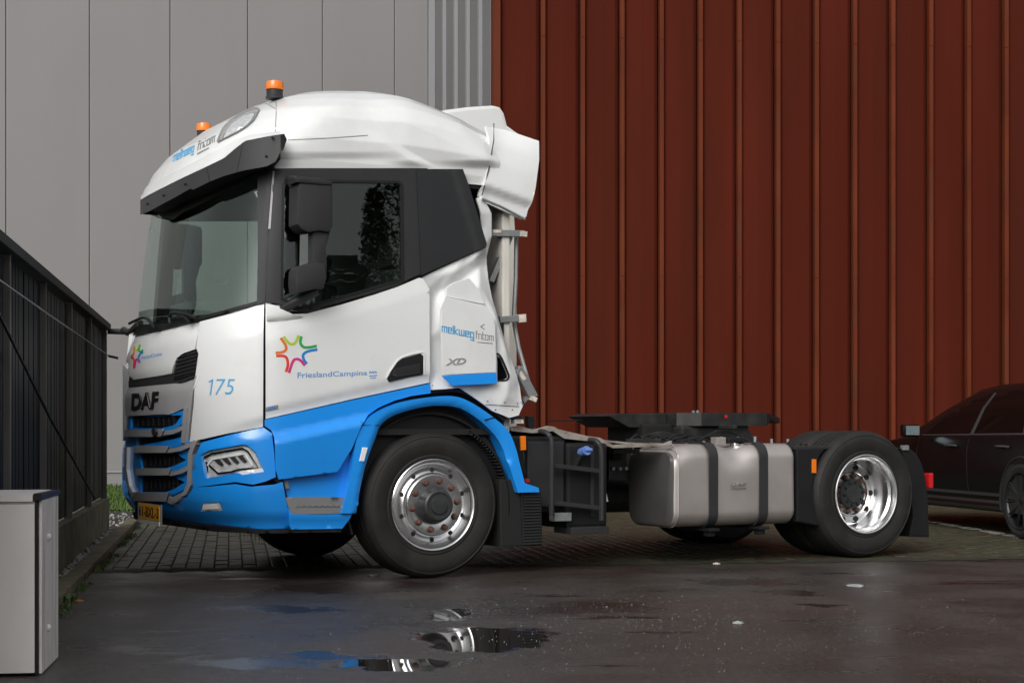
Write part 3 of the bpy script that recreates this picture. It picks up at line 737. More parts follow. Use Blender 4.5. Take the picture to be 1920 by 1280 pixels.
def plate(name, poly, v, th, m, parent=None, bev=.004, **k):
    """a flat part: outline on local plane y = v, thickness th inwards"""
    return prism(name, [T.at(x, y, v) for x, y in poly], 1, v, v+th, m, parent or truck, bev, **k)

# ---------------------------------------------------------------- cab core (dark inner shell)
def shell(name, surf, h0, h1, nh, s0, s1, nsn, off, m, parent, disp=None, **k):
    S_, H_ = np.meshgrid(np.linspace(s0, s1, nsn), np.linspace(h0, h1, nh)); P = surf(S_.ravel(), H_.ravel())
    N = surf.normal(S_.ravel(), H_.ravel()); C_ = P-np.array([-.3, 1.25, 2.0]); N *= np.sign((N*C_).sum(-1, keepdims=True)); P = P+N*off
    if disp is not None: P = P+N*disp(P)[:, None]
    Fa = []
    for j in range(nh-1):
        for i in range(nsn-1): q = j*nsn+i; Fa.append((q, q+nsn, q+nsn+1, q+1))
    return link(name, P, Fa, m, parent, smooth=True, **k)
sB = float(np.interp(.60, _pp[40:, 0], _sl[40:]))
shell('cab_shell', BODY, .62, 1.80, 30, -sB, sB, 120, -.10, 'black', truck)
def uo(h, n=60):
    S_ = np.linspace(-sB, sB, n); P = BODY(S_, np.full(n, h)); return [(p[0]+.035 if p[0] < 0 else p[0], 1.25+(p[1]-1.25)*.97) for p in P]
prism('cab_floor', uo(1.0), 2, .98, 1.02, 'pitch', truck)
prism('dashboard', [p for p in uo(1.70) if p[0] < -1.08], 2, 1.52, 1.70, 'interior', truck, bev=.02)
prism('headliner', uo(2.74), 2, 2.70, 2.72, 'interior', truck)
box('rear_wall', (.60, .12, 1.0), (.66, 2.44, 3.1), 'cream', truck, .01)
box('sleeper_curtain', (.16, .12, 1.05), (.19, 2.42, 2.70), 'interior', truck)
for v0, v1 in ((.30, .85), (1.62, 2.17)):
    st = box('seat', (-.62, v0, 1.30), (-.12, v1, 1.52), 'interior', truck, .05)
    bm = bmesh.new(); add_box(bm, (-.24, v0+.02, 1.5), (-.10, v1-.02, 2.14), .05); add_box(bm, (-.22, v0+.14, 2.16), (-.13, v1-.14, 2.36), .04)
    bmesh.ops.rotate(bm, cent=(-.17, 0, 1.5), matrix=Matrix.Rotation(.14, 3, 'Y'), verts=bm.verts); bm_link('seat_back', bm, 'interior', st, smooth=True)
sw = tube('steering_wheel', [Vector((-.95, .60, 1.86))+Matrix.Rotation(math.radians(-28), 3, 'Y') @ Vector((.21*math.cos(t), .21*math.sin(t), 0)) for t in np.linspace(0, 2*math.pi, 28)[:-1]], .014, 'interior_lt', truck, closed=True)
tube('wheel_spoke', [(-1.13, .6, 1.77), (-.95, .6, 1.84), (-.78, .6, 1.94)], .016, 'interior', sw)

# ---------------------------------------------------------------- front: windscreen, panels, grille
# windscreen outline (px): from far side to near A-pillar
WS = [(262, 604), (259, 560), (268, 500), (279, 430), (285, 396), (330, 372), (400, 345), (460, 325), (496, 312), (489, 400), (483, 470), (481, 569), (430, 583), (375, 598), (300, 616), (262, 622)]
def ws_poly():
    return [(258, 615), (262, 560), (272, 480), (284, 404), (300, 388), (340, 366), (400, 342), (450, 326), (487, 316), (486, 400), (484, 470), (483, 567), (440, 579), (380, 596), (320, 609)]
panel('windscreen', ws_poly(), 'windshield', off=.0, th=.005, res=12)
panel('windscreen_band', [(292, 396), (330, 372), (400, 343), (450, 327), (487, 313), (487, 323), (450, 345), (420, 358), (400, 372), (345, 398), (325, 412), (305, 408)], 'black', off=.004, th=.003)
panel('corner_pillar', [(484, 312), (513, 312), (508, 400), (503, 480), (497, 567), (482, 571), (484, 470)], 'darkgrey', off=.008, th=.03, mirror=True, disp=line_disp((497, 567), (509, 312), -.01, 6, 1))
panel('lower_windscreen_seal', [(250, 628), (262, 609), (320, 606), (380, 593), (440, 576), (484, 564), (497, 566), (440, 582), (375, 600), (300, 618)], 'black', off=.006, th=.02)
# far A-pillar and far side frame come from mirrored door frame below
# front hood
hood_d = add_d(line_disp((240, 668), (372, 636), .02, 8, -1), line_disp((240, 655), (375, 625), -.05, 28, 1))
hood_d = add_d(line_disp((236, 668), (374, 634), -.035, 34, -1), line_disp((245, 705), (330, 690), -.02, 20, 1))
hood = panel('front_hood', [(241, 641), (246, 629), (262, 622), (300, 617), (340, 609), (376, 603), (373, 640), (370, 655), (348, 663), (336, 672), (325, 700), (300, 705), (253, 712), (244, 699), (241, 687)], 'white', disp=hood_d, off=.02, th=.03)
panel('hood_vent_frame', [(322, 718), (334, 673), (346, 664), (371, 653), (376, 664), (374, 703), (340, 716)], 'darkgrey', off=.006, th=.02)
vg = panel('hood_vent_mesh', [(328, 712), (338, 677), (349, 668), (370, 658), (372, 700), (342, 710)], 'grille', off=.012, th=.004)
for k in range(6): stroke('vent_slat', [(330+k*.8, 706-k*7), (372, 695-k*7)], 2.0, 'darkgrey', vg, off=.017, th=.005, smooth=False)
panel('hood_lower_trim', [(240, 690), (253, 712), (300, 706), (324, 701), (330, 716), (324, 719), (252, 724), (242, 725)], 'darkgrey', off=.004, th=.02)
grl = panel('grille_backing', [(236, 770), (242, 724), (372, 700), (366, 830), (348, 832), (350, 925), (330, 945), (252, 945), (238, 900)], 'pitch', off=-.03, th=.01)
sp = panel('silver_grille_panel', [(240, 726), (252, 724), (324, 719), (330, 717), (372, 704), (371, 712), (357, 760), (320, 777), (312, 776), (240, 780), (238, 760)], 'silver', off=.016, th=.025,
      disp=add_d(line_disp((240, 742), (372, 722), -.02, 16, -1), line_disp((325, 718), (318, 778), -.012, 12, -1)))
for s_, q in (('D', [(253, 767), (267, 766), (268, 738), (254, 739)]), ('A', [(269, 766), (284, 765), (276, 737), (268, 738)]), ('A', [(284, 765), (297, 764), (290, 736), (277, 737)]), ('F', [(287, 764), (300, 763), (303, 734), (289, 735)])):
    pass
text_px('lettering', 'DAF', [(252, 768), (300, 765), (303, 734), (253, 738)], 'txt_black', sp, off=.024, bold=.03, th=.006)
stroke('letter_highlight', [(280, 737), (286, 764)], 2.2, 'chrome', sp, off=.027, smooth=False, th=.003)
stroke('letter_highlight', [(266, 738), (270, 752)], 1.6, 'chrome', sp, off=.027, smooth=False, th=.003)
# blue grille surround
panel('grille_surround', [(236, 780), (243, 778), (258, 782), (330, 775), (352, 766), (354, 770), (352, 830), (362, 832), (362, 912), (345, 935), (325, 946), (250, 944), (241, 925), (238, 850), (235, 806)], 'blue', off=.004, th=.02,
      holes=[[(246, 783), (318, 779), (342, 778), (330, 795), (312, 803), (246, 802)], [(258, 822), (350, 812), (350, 816), (330, 822), (258, 836)], [(262, 850), (330, 846), (340, 856), (350, 862), (330, 872), (314, 877), (266, 878)], [(264, 893), (325, 890), (338, 899), (348, 903), (330, 915), (312, 922), (264, 922)]])
def mesh_patch(poly, rows):
    g = panel('grille_mesh', poly, 'grille', off=-.012, th=.004)
    return g
for k, (pl, n) in enumerate((([(246, 783), (342, 778), (330, 795), (312, 803), (246, 802)], 3), ([(256, 822), (350, 812), (350, 818), (330, 826), (258, 838)], 2), ([(262, 850), (340, 846), (350, 862), (314, 877), (266, 878)], 4), ([(264, 893), (338, 890), (348, 903), (312, 922), (264, 922)], 4))):
    g = mesh_patch(pl, n); x0 = min(p[0] for p in pl); x1 = max(p[0] for p in pl); y0 = min(p[1] for p in pl); y1 = max(p[1] for p in pl)
    for r in range(1, n+1): yy = y0+(y1-y0)*r/(n+1); stroke('mesh_bar', [(x0+5, yy+1), (x1-14, yy-2)], 1.3, 'darkgrey', g, off=-.002, smooth=False, th=.006)
    for c in range(1, 9): xx = x0+(x1-x0-8)*c/9; stroke('mesh_bar', [(xx, y0+3), (xx+1, y1-4)], 1.0, 'darkgrey', g, off=-.004, smooth=False, th=.006)
# silver slats
def slat(pts, wd): return stroke('grille_slat', pts, wd, 'silver', grl, off=.030, th=.035, smooth=False)
for pts, wd in (([(241, 812), (300, 812), (313, 810)], 13), ([(258, 842), (322, 842)], 13), ([(262, 884), (327, 884)], 13), ([(256, 929), (322, 930)], 14)): slat(pts, wd)
for pts, wd in (([(311, 812), (332, 809), (354, 800)], 8), ([(320, 845), (345, 841), (374, 829)], 8), ([(325, 888), (345, 884), (362, 875)], 8), ([(321, 934), (331, 938), (345, 930)], 10)): slat(pts, wd)
for pts, wd in (([(312, 805), (330, 801), (352, 788)], 7), ([(321, 837), (345, 832), (360, 826)], 6), ([(327, 879), (345, 875), (361, 866)], 8), ([(323, 924), (340, 918), (358, 908)], 8)): stroke('blue_infill', pts, wd, 'blue', grl, off=.022, th=.025, smooth=False)
for pts in ([(316, 806), (312, 818)], [(325, 837), (320, 848)], [(330, 878), (325, 890)], [(326, 923), (320, 938)]): stroke('slat_shadow_line', pts, 1.2, 'darkgrey', grl, off=.034, th=.004, smooth=False)  # dark strokes painted as shadow lines across the slats
def far_strip():
    ks = np.linspace(-2.2, 2.2, 600); U0 = np.interp(np.abs(ks), _sl, _pp[:, 0]); V0 = np.interp(np.abs(ks), _sl, _pp[:, 1]); V0 = np.where(ks < 0, WID-V0, V0); tu, tv = np.gradient(U0), np.gradient(V0); l_ = np.hypot(tu, tv); nu, nv = tv/l_, -tu/l_
    if nu[300] > 0: nu, nv = -nu, -nv
    def pt(px, py, off):
        U = U0+nu*off; V = V0+nv*off; X = T.proj(U, V, np.full(len(U), 1.2))[0]; i0 = int(np.argmin(X)); x = max(px, X[i0]+.05); s = np.interp(x, X[i0:], np.arange(i0, len(X))); u = np.interp(s, np.arange(len(X)), U); v = np.interp(s, np.arange(len(X)), V)
        return np.array([u, v, CAMH+(HY-py)/F*(T.o[1]+u*T.s+v*T.c)])
    cols = [(230, 684, 826), (233, 685, 820), (236.5, 688, 812), (240, 694, 803), (243, 700, 796)]; O = []; I = []
    for x, y0, y1 in cols:
        for q in (0, .25, .5, .75, 1): v_, z_ = T.atu(x, y0+(y1-y0)*q, -1.60); O.append(np.array([-1.60, v_, z_])); I.append(np.array([-1.575, v_, z_]))
    Fa = []
    for a in range(4):
        for r in range(4): k = a*5+r; Fa += [(k, k+1, k+6), (k, k+6, k+5)]
    skin('far_corner_panel', np.array(O), np.array(Fa), np.array(I), 'white', truck)
far_strip()
panel('silver_side_strip', [(371, 706), (374, 704), (366, 740), (357, 832), (350, 832), (352, 764)], 'silver', sp, off=.022, th=.03)
panel('side_strip_edge', [(369, 707), (374, 704), (368, 722), (362, 730)], 'lampwhite', sp, off=.026, th=.01)
panel('strip_gap', [(374, 705), (378, 704), (370, 760), (362, 829), (358, 832), (366, 745)], 'pitch', sp, off=.012, th=.01)
stroke('grille_frame', [(373, 826), (364, 850), (362, 908), (354, 924), (330, 938)], 7, 'silver', grl, off=.034, th=.04, smooth=False)
stroke('grille_frame', [(355, 764), (352, 800), (350, 830)], 7, 'silver', grl, off=.030, th=.03, smooth=False)
stroke('grille_frame', [(243, 838), (242, 880), (247, 910), (256, 928)], 5, 'lampwhite', grl, off=.028, th=.03, smooth=False)
bm = bmesh.new(); P_ = BODY(*[np.array([q]) for q in BODY.inv([(300, 809)])[0]])[0]
bmesh.ops.create_cone(bm, cap_ends=True, segments=20, radius1=.055, radius2=.05, depth=.012); bmesh.ops.scale(bm, vec=(1, .5, 1), verts=bm.verts)
bmesh.ops.rotate(bm, cent=(0, 0, 0), matrix=Matrix.Rotation(math.pi/2, 3, 'Z') @ Matrix.Rotation(0, 3, 'X'), verts=bm.verts)
bmesh.ops.rotate(bm, cent=(0, 0, 0), matrix=Matrix.Rotation(-math.pi/2, 3, 'Y'), verts=bm.verts); bmesh.ops.translate(bm, vec=(P_[0]-.04, P_[1], P_[2]), verts=bm.verts)
bm_link('sensor_badge', bm, 'darkgrey', grl, smooth=True)
None and panel('far_corner_panel', [(232, 683), (237, 690), (243, 700), (241, 770), (237, 805), (229, 824), (230, 760)], 'white', off=.016, th=.02)
# corner panel with fleet number
cp = panel('corner_panel', [(379, 604), (440, 586), (495, 568), (494, 640), (493, 800), (430, 812), (361, 828), (368, 757), (371, 706), (377, 664), (373, 652)], 'white', off=.022, th=.03, mirror=True,
      disp=add_d(line_disp((380, 655), (496, 620), -.03, 50, -1, 370, 470), line_disp((400, 806), (494, 782), -.018, 12, 1, 390, 480)))
stroke('fleet_number', [(396, 717), (401, 714), (403, 711.5), (399, 740)], 2.4, 'lt_blue', cp, off=.0245, smooth=False)
text_px('fleet_number', '75', [(408, 740), (440, 739), (443, 711), (410, 711)], 'lt_blue', cp, off=.0245, shear=.10, bold=-.008)
# hood emblem and lettering
def star(parent, tr, wpx, off):
    R = {'l_orange': [(290, 215), (345, 300), (350, 355), (305, 385), (230, 395)], 'l_lime': [(322, 198), (375, 268), (422, 290), (465, 265), (500, 185)], 'l_green': [(532, 195), (522, 275), (562, 325), (640, 325), (716, 310)],
         'l_cblue': [(724, 352), (610, 375), (555, 415), (560, 470), (597, 525)], 'l_mag': [(574, 545), (520, 482), (470, 468), (430, 500), (385, 635)], 'l_red': [(350, 622), (372, 540), (362, 465), (325, 432), (238, 430)]}
    for k_, p in R.items(): stroke('logo_stroke', [tr(a, b) for a, b in p], wpx, k_, parent, off=off, n=7)
star(hood, lambda x, y: (262+(x-475)/500*24, 668+(y-410)/460*46-(x-475)/500*3), 3.0, hood_d and (lambda x, y: .022+float(hood_d(np.array(x), np.array(y)))))
text_px('lettering', 'FrieslandCampina', [(270, 677), (309, 669), (309, 660), (271, 668)], 'txt_blue', hood, off=lambda x, y: .0215+float(hood_d(np.array(x), np.array(y))))

# ---------------------------------------------------------------- bumper, headlamp
bd = add_d(line_disp((375, 925), (540, 915), -.05, 90, 1), line_disp((300, 960), (540, 962), -.03, 20, 1))
bump = panel('bumper', [(302, 944), (330, 944), (352, 930), (362, 914), (400, 911), (440, 907), (470, 912), (515, 908), (530, 903), (546, 990), (480, 991), (430, 987), (360, 981), (302, 970)], 'blue', off=.03, th=.04, disp=bd, mirror=True,
      holes=[[(380, 942), (412, 939), (418, 956), (378, 957)]])
None and panel('bumper_far', [(236, 908), (241, 925), (250, 946), (258, 948), (257, 970), (238, 960), (234, 940)], 'blue', off=.03, th=.04)
panel('bumper_centre', [(256, 938), (330, 944), (304, 946), (304, 972), (256, 973)], 'black', off=.012, th=.02)
panel('bumper_lip', [(240, 962), (300, 973), (360, 982), (430, 988), (480, 992), (640, 991), (640, 997), (480, 1000), (400, 996), (300, 982), (242, 970)], 'black', off=.0, th=.03)
fl = panel('fog_lamp', [(380, 942), (412, 939), (418, 956), (378, 957)], 'lens', off=.012, th=.01)
panel('lamp_glass', [(384, 944), (410, 942), (413, 952), (383, 953)], 'lampwhite', fl, off=.018, th=.003)
hl_out = [(376, 852), (392, 844), (455, 833), (463, 834), (480, 848), (495, 884), (455, 890), (447, 886), (432, 889), (388, 897), (384, 893)]
panel('headlamp_surround', [(364, 858), (378, 829), (430, 815), (494, 801), (510, 812), (514, 850), (517, 894), (498, 902), (475, 908), (440, 903), (362, 914), (360, 885)], 'blue', off=.03, th=.04, holes=[hl_out], disp=line_disp((380, 842), (512, 815), -.02, 16, -1), mirror=True)
hl = panel('headlight', hl_out, 'silver', off=.004, th=.02)
def inner_px(poly, k): c = np.mean(poly, 0); return [tuple(c+(np.array(p)-c)*k) for p in poly]
panel('reflector', inner_px(hl_out, .97), 'lens', hl, off=.010, th=.004)
stroke('light_strip', [(382, 888), (378, 862), (400, 850), (456, 840), (466, 846), (484, 876), (448, 880), (436, 884), (412, 887), (396, 872)], 3.2, 'chrome', hl, off=.020, th=.008, smooth=False)
stroke('light_strip', [(392, 872), (402, 860), (460, 850), (474, 872)], 2.4, 'lampwhite', hl, off=.019, th=.008, smooth=False)
for k in range(4): panel('lamp_element', [(405+k*14, 862-k*2.4), (414+k*14, 860-k*2.4), (422+k*14, 870-k*2), (418+k*14, 873-k*2), (411+k*14, 868-k*2)], 'darkgrey', hl, off=.020, th=.006)
panel('lamp_chrome_edge', [(446, 886), (455, 890), (495, 884), (493, 877), (455, 882)], 'lampwhite', hl, off=.024, th=.006)
panel('lamp_side_mirror', [(378, 862), (392, 866), (394, 884), (386, 890), (380, 876)], 'chrome', hl, off=.014, th=.004)
# licence plate
PLN = [(258, 945), (299, 947), (299, 981), (258, 979)]
pu = -1.655-.03
pl_pts = [T.atu(x, y, pu) for x, y in ((258.5, 978), (298.5, 978))]
v_l, z_l = T.atu(258.5, 962, pu); v_r, z_r = T.atu(298.5, 962, pu)
zt = T.atu(279, 945, pu)[1]; zb = T.atu(279, 974, pu)[1]
pb = box('licence_plate', (pu, v_r, zb), (pu+.006, v_l, zt), 'plate_yellow', truck, .002)
box('plate_holder', (pu+.007, v_r-.005, zb-.03), (pu+.02, v_l+.005, zt+.004), 'txt_grey', pb, .002)
box('holder_strip', (pu-.002, v_r, zb-.028), (pu+.006, v_l, zb-.003), 'lampwhite', pb)
V_, F_ = text_geo('61-BXL-3', 0, .012); lo = V_.min(0); hi = V_.max(0); q_ = (V_-lo)/(hi-lo)
O_ = np.stack([np.full(len(V_), pu-.002), v_l-.03+(v_r-v_l+.045)*q_[:, 0], zb+.018+(zt-zb-.036)*q_[:, 1]], -1)
skin('plate_characters', O_, F_, O_+[.0015, 0, 0], 'txt_black', pb)
box('euro_band', (pu-.001, v_l-.022, zb+.003), (pu+.004, v_l-.001, zt-.003), 'txt_blue', pb)

# ---------------------------------------------------------------- near side: door, window frame, black panel
door_d = add_d(line_disp((497, 640), (800, 548), -.030, 80, -1), line_disp((497, 765), (805, 696), -.016, 14, 1))
door = panel('door', [(498, 568), (524, 574), (548, 589), (575, 588), (640, 571), (700, 553), (745, 538), (785, 521), (792, 522), (803, 542), (804, 717), (660, 748), (498, 785)], 'white', off=.018, th=.03, disp=door_d, mirror=True)
panel('door_front_bulge', [(500, 573), (522, 577), (552, 590), (568, 592), (552, 600), (528, 607), (500, 600)], 'white', door, off=.03, th=.02, disp=line_disp((500, 598), (565, 592), -.03, 8, 1))
fr_out = [(512, 317), (560, 316), (800, 316), (802, 400), (804, 506), (745, 533), (700, 548), (640, 566), (575, 583), (555, 582), (524, 570), (498, 565), (503, 480)]
win = [(531, 346), (540, 340), (746, 342), (752, 348), (754, 524), (700, 540), (640, 557), (562, 578), (528, 560), (529, 450)]
frame = panel('window_frame', fr_out, 'darkgrey', off=.012, th=.03, holes=[win], mirror=True)
inner = panel('side_window', win, 'sideglass', off=.004, th=.004, mirror=True)
stroke('window_seal', win+[win[0]], 5, 'black', frame, off=.016, th=.012, smooth=False)
panel('pillar_flash', [(513, 322), (516, 322), (508, 430), (504, 430)], 'silver', off=.016, th=.004)
blk = panel('black_side_panel', [(781, 317), (868, 317), (880, 350), (913, 458), (910, 463), (790, 516), (786, 420)], 'satin_black', off=.04, th=.05, disp=line_disp((855, 318), (900, 465), -.015, 10, 1))
# recessed handle
hd = panel('door_handle_recess', [(722, 708), (733, 692), (740, 681), (752, 672), (785, 663), (791, 667), (791, 702), (760, 708), (727, 716)], 'black', door, off=.022, th=.01)
panel('handle_grip', [(740, 691), (788, 681), (788, 700), (745, 707), (734, 703)], 'darkgrey', hd, off=.036, th=.012, disp=line_disp((740, 696), (790, 688), -.008, 8, 1))
stroke('handle_rim', [(722, 709), (733, 690), (750, 671), (786, 661), (793, 667), (793, 703)], 2, 'white', hd, off=.024, th=.006)
# door graphics
def door_off(x, y): return .0195+float(door_d(np.array(x), np.array(y)))
star(door, lambda x, y: (480+x/6.4, 600+y/6.4), 5.0, door_off)
text_px('lettering', 'FrieslandCampina', [(556, 712), (686, 706), (687, 694), (556, 698)], 'txt_blue', door, off=door_off, bold=.008)
for k in range(3): stroke('crown_mark', [(690+k*5, 700-k*.3), (692+k*5, 696), (694+k*5, 700-k*.3)], 1.6, 'txt_blue', door, off=door_off, n=3)
stroke('crown_mark', [(690, 705), (705, 703.5)], 1.8, 'txt_blue', door, off=door_off, smooth=False)
stroke('crown_mark', [(692, 709), (703, 708)], 1.6, 'txt_blue', door, off=door_off, smooth=False)
panel('engine_badge', [(497, 764), (520, 758), (520, 765), (497, 771)], 'silver', door, off=lambda: 0, th=.004) if False else None
V_, F_ = tri_fill([(497, 763.5), (520, 758.5), (520.5, 765.5), (497.5, 770.5)], (), 5); lay('engine_badge', V_, F_, 'silver', door, lambda x, y: door_off(x, y)+.003, BODY, .004)
V_, F_ = tri_fill([(502, 763.5), (515, 760.5), (515.5, 765.5), (502.5, 768.5)], (), 5); lay('badge_face', V_, F_, 'txt_blue', door, lambda x, y: door_off(x, y)+.004, BODY, .001)

# blue lower door and sills
lowd = add_d(line_disp((512, 816), (676, 780), .045, 12, 1), line_disp((512, 830), (676, 794), -.03, 90, 1), line_disp((520, 870), (660, 850), -.0, 10, 1))
ld = panel('lower_door', [(496, 787), (660, 750), (805, 719), (806, 737), (770, 742), (738, 751), (708, 764), (688, 778), (672, 796), (655, 840), (629, 884), (575, 891), (521, 898), (515, 880), (513, 818), (508, 806), (496, 798)], 'blue', off=.014, th=.03, disp=lowd, mirror=True)
panel('step_recess', [(524, 890), (632, 884), (660, 838), (680, 800), (684, 830), (676, 870), (668, 934), (640, 936), (540, 936), (530, 905)], 'blue', off=-.03, th=.02, mirror=True)
panel('recess_gap', [(513, 895), (530, 893), (540, 935), (532, 938), (528, 905), (515, 902)], 'black', off=-.005, th=.01)
st = panel('entry_step', [(534, 932), (600, 931), (667, 933), (662, 944), (656, 961), (600, 963), (546, 963), (538, 948)], 'step_grey', off=.022, th=.05, mirror=True)
for k in range(9): stroke('step_tooth', [(552+k*11, 950), (558+k*11, 948), (562+k*11, 950)], 2, 'chrome', st, off=.024, th=.004, smooth=False)
panel('side_skirt', [(538, 950), (546, 963), (600, 964), (658, 962), (652, 975), (641, 990), (600, 991), (546, 992), (542, 985)], 'blue', off=.024, th=.04, mirror=True, disp=line_disp((540, 968), (656, 968), -.015, 14, 1))
# small badge and side marker on recess
panel('sill_badge', [(533, 902), (540, 902), (543, 915), (536, 916)], 'txt_grey', off=-.004, th=.006)
panel('grab_recess', [(651, 838), (667, 800), (672, 803), (668, 822), (655, 852)], 'black', off=.006, th=.01)
panel('grab_bar', [(652, 836), (665, 812), (668, 815), (657, 842)], 'darkgrey', off=.014, th=.006)

# ---------------------------------------------------------------- front wing (arched strip) with liner and mudflap
def fill_plane(name, poly, v, th, m, parent=None, holes=(), disp=None, res=8, mirror=False):
    V, Fa = tri_fill(poly, holes, res); Q = np.array([T.at(x, y, v) for x, y in V]); o = disp(V[:, 0], V[:, 1])*np.ones(len(V)) if disp else np.zeros(len(V))
    O = np.stack([Q[:, 0], v-o, Q[:, 1]], -1); I = O+[0, th, 0]
    nn = np.cross(O[Fa[:, 1]]-O[Fa[:, 0]], O[Fa[:, 2]]-O[Fa[:, 0]])
    if nn[:, 1].sum() > 0: Fa = Fa[:, ::-1]
    ob = skin(name, O, Fa, I, m, parent or truck)
    if mirror: skin(name, O*[1, -1, 1]+[0, WID, 0], Fa, I*[1, -1, 1]+[0, WID, 0], m, parent or truck, flip=True)
    return ob
def arc(pts, n=5): return [tuple(p) for p in catmull(pts, n)]
out_ = arc([(640, 962), (655, 905), (664, 850), (672, 812), (690, 786), (720, 766), (760, 752), (820, 743), (858, 744), (890, 758), (925, 782), (952, 806), (966, 836), (975, 870), (984, 905)])+[(1010, 914), (1011, 922), (971, 923)]
in_ = arc([(952, 862), (945, 840), (930, 815), (900, 786), (865, 765), (830, 760), (790, 764), (740, 779), (716, 797), (706, 822), (690, 865), (680, 905), (670, 962)])
def wing_lip(x, y):
    return .0
edge_in = np.array(in_)
def wing_disp(x, y):
    P = np.stack([np.ravel(x), np.ravel(y)], -1); d = np.sqrt(((P[:, None]-edge_in[None])**2).sum(-1)).min(1); return -.022*np.clip(1-d/9, 0, 1)
wing = fill_plane('front_wing', out_+in_, -.045, .26, 'blue', disp=wing_disp, res=6, mirror=True)
stroke_pts = [(672, 797), (697, 796)]
tube('wing_seam', [T.P(909, 787, -.047), T.P(928, 782, -.047)], .004, 'black', wing, seg=6)
tube('wing_seam', [T.P(667, 797, -.047), T.P(712, 797, -.040)], .003, 'black', wing, seg=6)
gapl = arc([(672, 800), (684, 780), (712, 760), (760, 745), (820, 736), (862, 736), (905, 757), (945, 790)])
gapu = arc([(950, 783), (912, 751), (880, 733), (862, 728), (806, 733), (760, 738), (708, 758), (684, 772), (668, 792)])
fill_plane('wing_gap', gapl+gapu, .03, .3, 'black')
bm = bmesh.new()
plate('side_marker', [(674, 864), (680, 838), (690, 839), (683, 865)], -.050, .012, 'lampwhite')
lathe('wheel_arch_liner', [(.60, .06), (.615, .06), (.615, .55), (.60, .55)], (0, 0, .52), 'pitch', truck, a0=math.radians(-12), a1=math.radians(200), seg=48)
lin = lathe('rear_liner', [(.565, .0), (.575, .0), (.575, .42), (.565, .42)], (0.02, 0, .50), 'black', truck, a0=math.radians(-8), a1=math.radians(62), seg=20)
for k in range(26):
    a = math.radians(-8+70*k/26); c_, s_ = math.cos(a), math.sin(a)
    bm = bmesh.new(); add_box(bm, (.552, .01, -.004), (.566, .41, .004), 0, Matrix.Translation((0.02, 0, .5)) @ Matrix.Rotation(-a, 4, 'Y')); bm_link('liner_rib', bm, 'darkgrey', lin)
# mudflap
mfl = [(936, 925), (1012, 922), (1017, 1020), (940, 1026)]
mq = [T.at(x, y, -.0) for x, y in mfl]
uf = mq[1][0]-.0
fa_, fb_ = T.at(975, 924, 0), T.at(1016, 1022, 0)
mf = prism('mudflap', [(fa_[0]-.0, fa_[1]), (fb_[0]-.16, fb_[1]), (fb_[0]-.0, fb_[1]), (fa_[0]+.17, fa_[1])], 1, -.01, .46, 'black', truck, .01)
mf2 = prism('flap_inner', [(fa_[0]-.16, fa_[1]+.1), (fb_[0]-.33, fb_[1]), (fb_[0]-.15, fb_[1]), (fa_[0]+.02, fa_[1]+.1)], 1, .0, .46, 'pitch', truck, .01)
for k in range(17):
    z = fb_[1]+.012+k*(fa_[1]-fb_[1]-.02)/17; t = (z-fb_[1])/(fa_[1]-fb_[1]); 
    box('flap_rib', (fb_[0]-.155, -.018, z), (fb_[0]-.008-.01*t, -.008, z+.008), 'darkgrey', mf, .002)

# ---------------------------------------------------------------- roof with crumpled rear quarter
def noise2(x, y, sc, seed):
    rs = np.random.RandomState(seed); o = 0
    for k in range(5): a = rs.uniform(0, 6.28); f = rs.uniform(.6, 1.6)/sc; o = o+np.sin((x*np.cos(a)+y*np.sin(a))*f*6.28+rs.uniform(0, 6.28))
    return o/5
def roof_dis(P):
    px, py = T.proj(P[:, 0], P[:, 1], P[:, 2]); near = ss(P[:, 1], .9, .4)
    g_ = ss(px, 676, 770)
    yA = np.interp(px, [676, 720, 790, 860, 905, 935], [203, 221, 248, 282, 325, 370]); yB = np.interp(px, [676, 705, 760, 830, 905], [203, 238, 280, 320, 372])
    dA = py-yA; dB = py-yB; up = .044*ss(dA, -85, -20); mid = .044*(1-np.clip(dA/np.maximum(yB-yA, 1), 0, 1)); lowr = .026*np.clip(dB/16, 0, 1)*ss(dB, 60, 18)
    f = g_*np.where(dA < 0, up, np.where(dB < 0, mid, lowr))*ss(py, 318, 300)
    g = -ridge((505, 285), (700, 290), .0, 20)(px, py)
    low = -.018*ss(py, 283, 300)*ss(px, 800, 650)
    return (f+g+low)*near
sR = float(np.interp(.53, _pp[40:, 0], _sl[40:])); sRf = float(np.interp(.80, _pp[40:, 0], _sl[40:]))
roof = shell('roof', ROOF, 2.725, 3.499, 120, -sRf, sR, 420, .0, 'white', truck, roof_dis)
# underside lip of the roof so that it has thickness
shell('roof_lining', ROOF, 2.74, 3.40, 20, -sRf, sR, 80, -.11, 'interior', truck)
stroke('roof_seam', [(517, 183), (518, 205), (516, 256)], 1.6, 'txt_grey', roof, off=.001, surf=ROOF, th=.002)
stroke('roof_seam', [(540, 263), (620, 259), (692, 254)], 1.8, 'txt_grey', roof, off=.001, surf=ROOF, th=.002)
stroke('roof_seam', [(480, 190), (500, 195), (517, 205)], 1.4, 'txt_grey', roof, off=.001, surf=ROOF, th=.002)
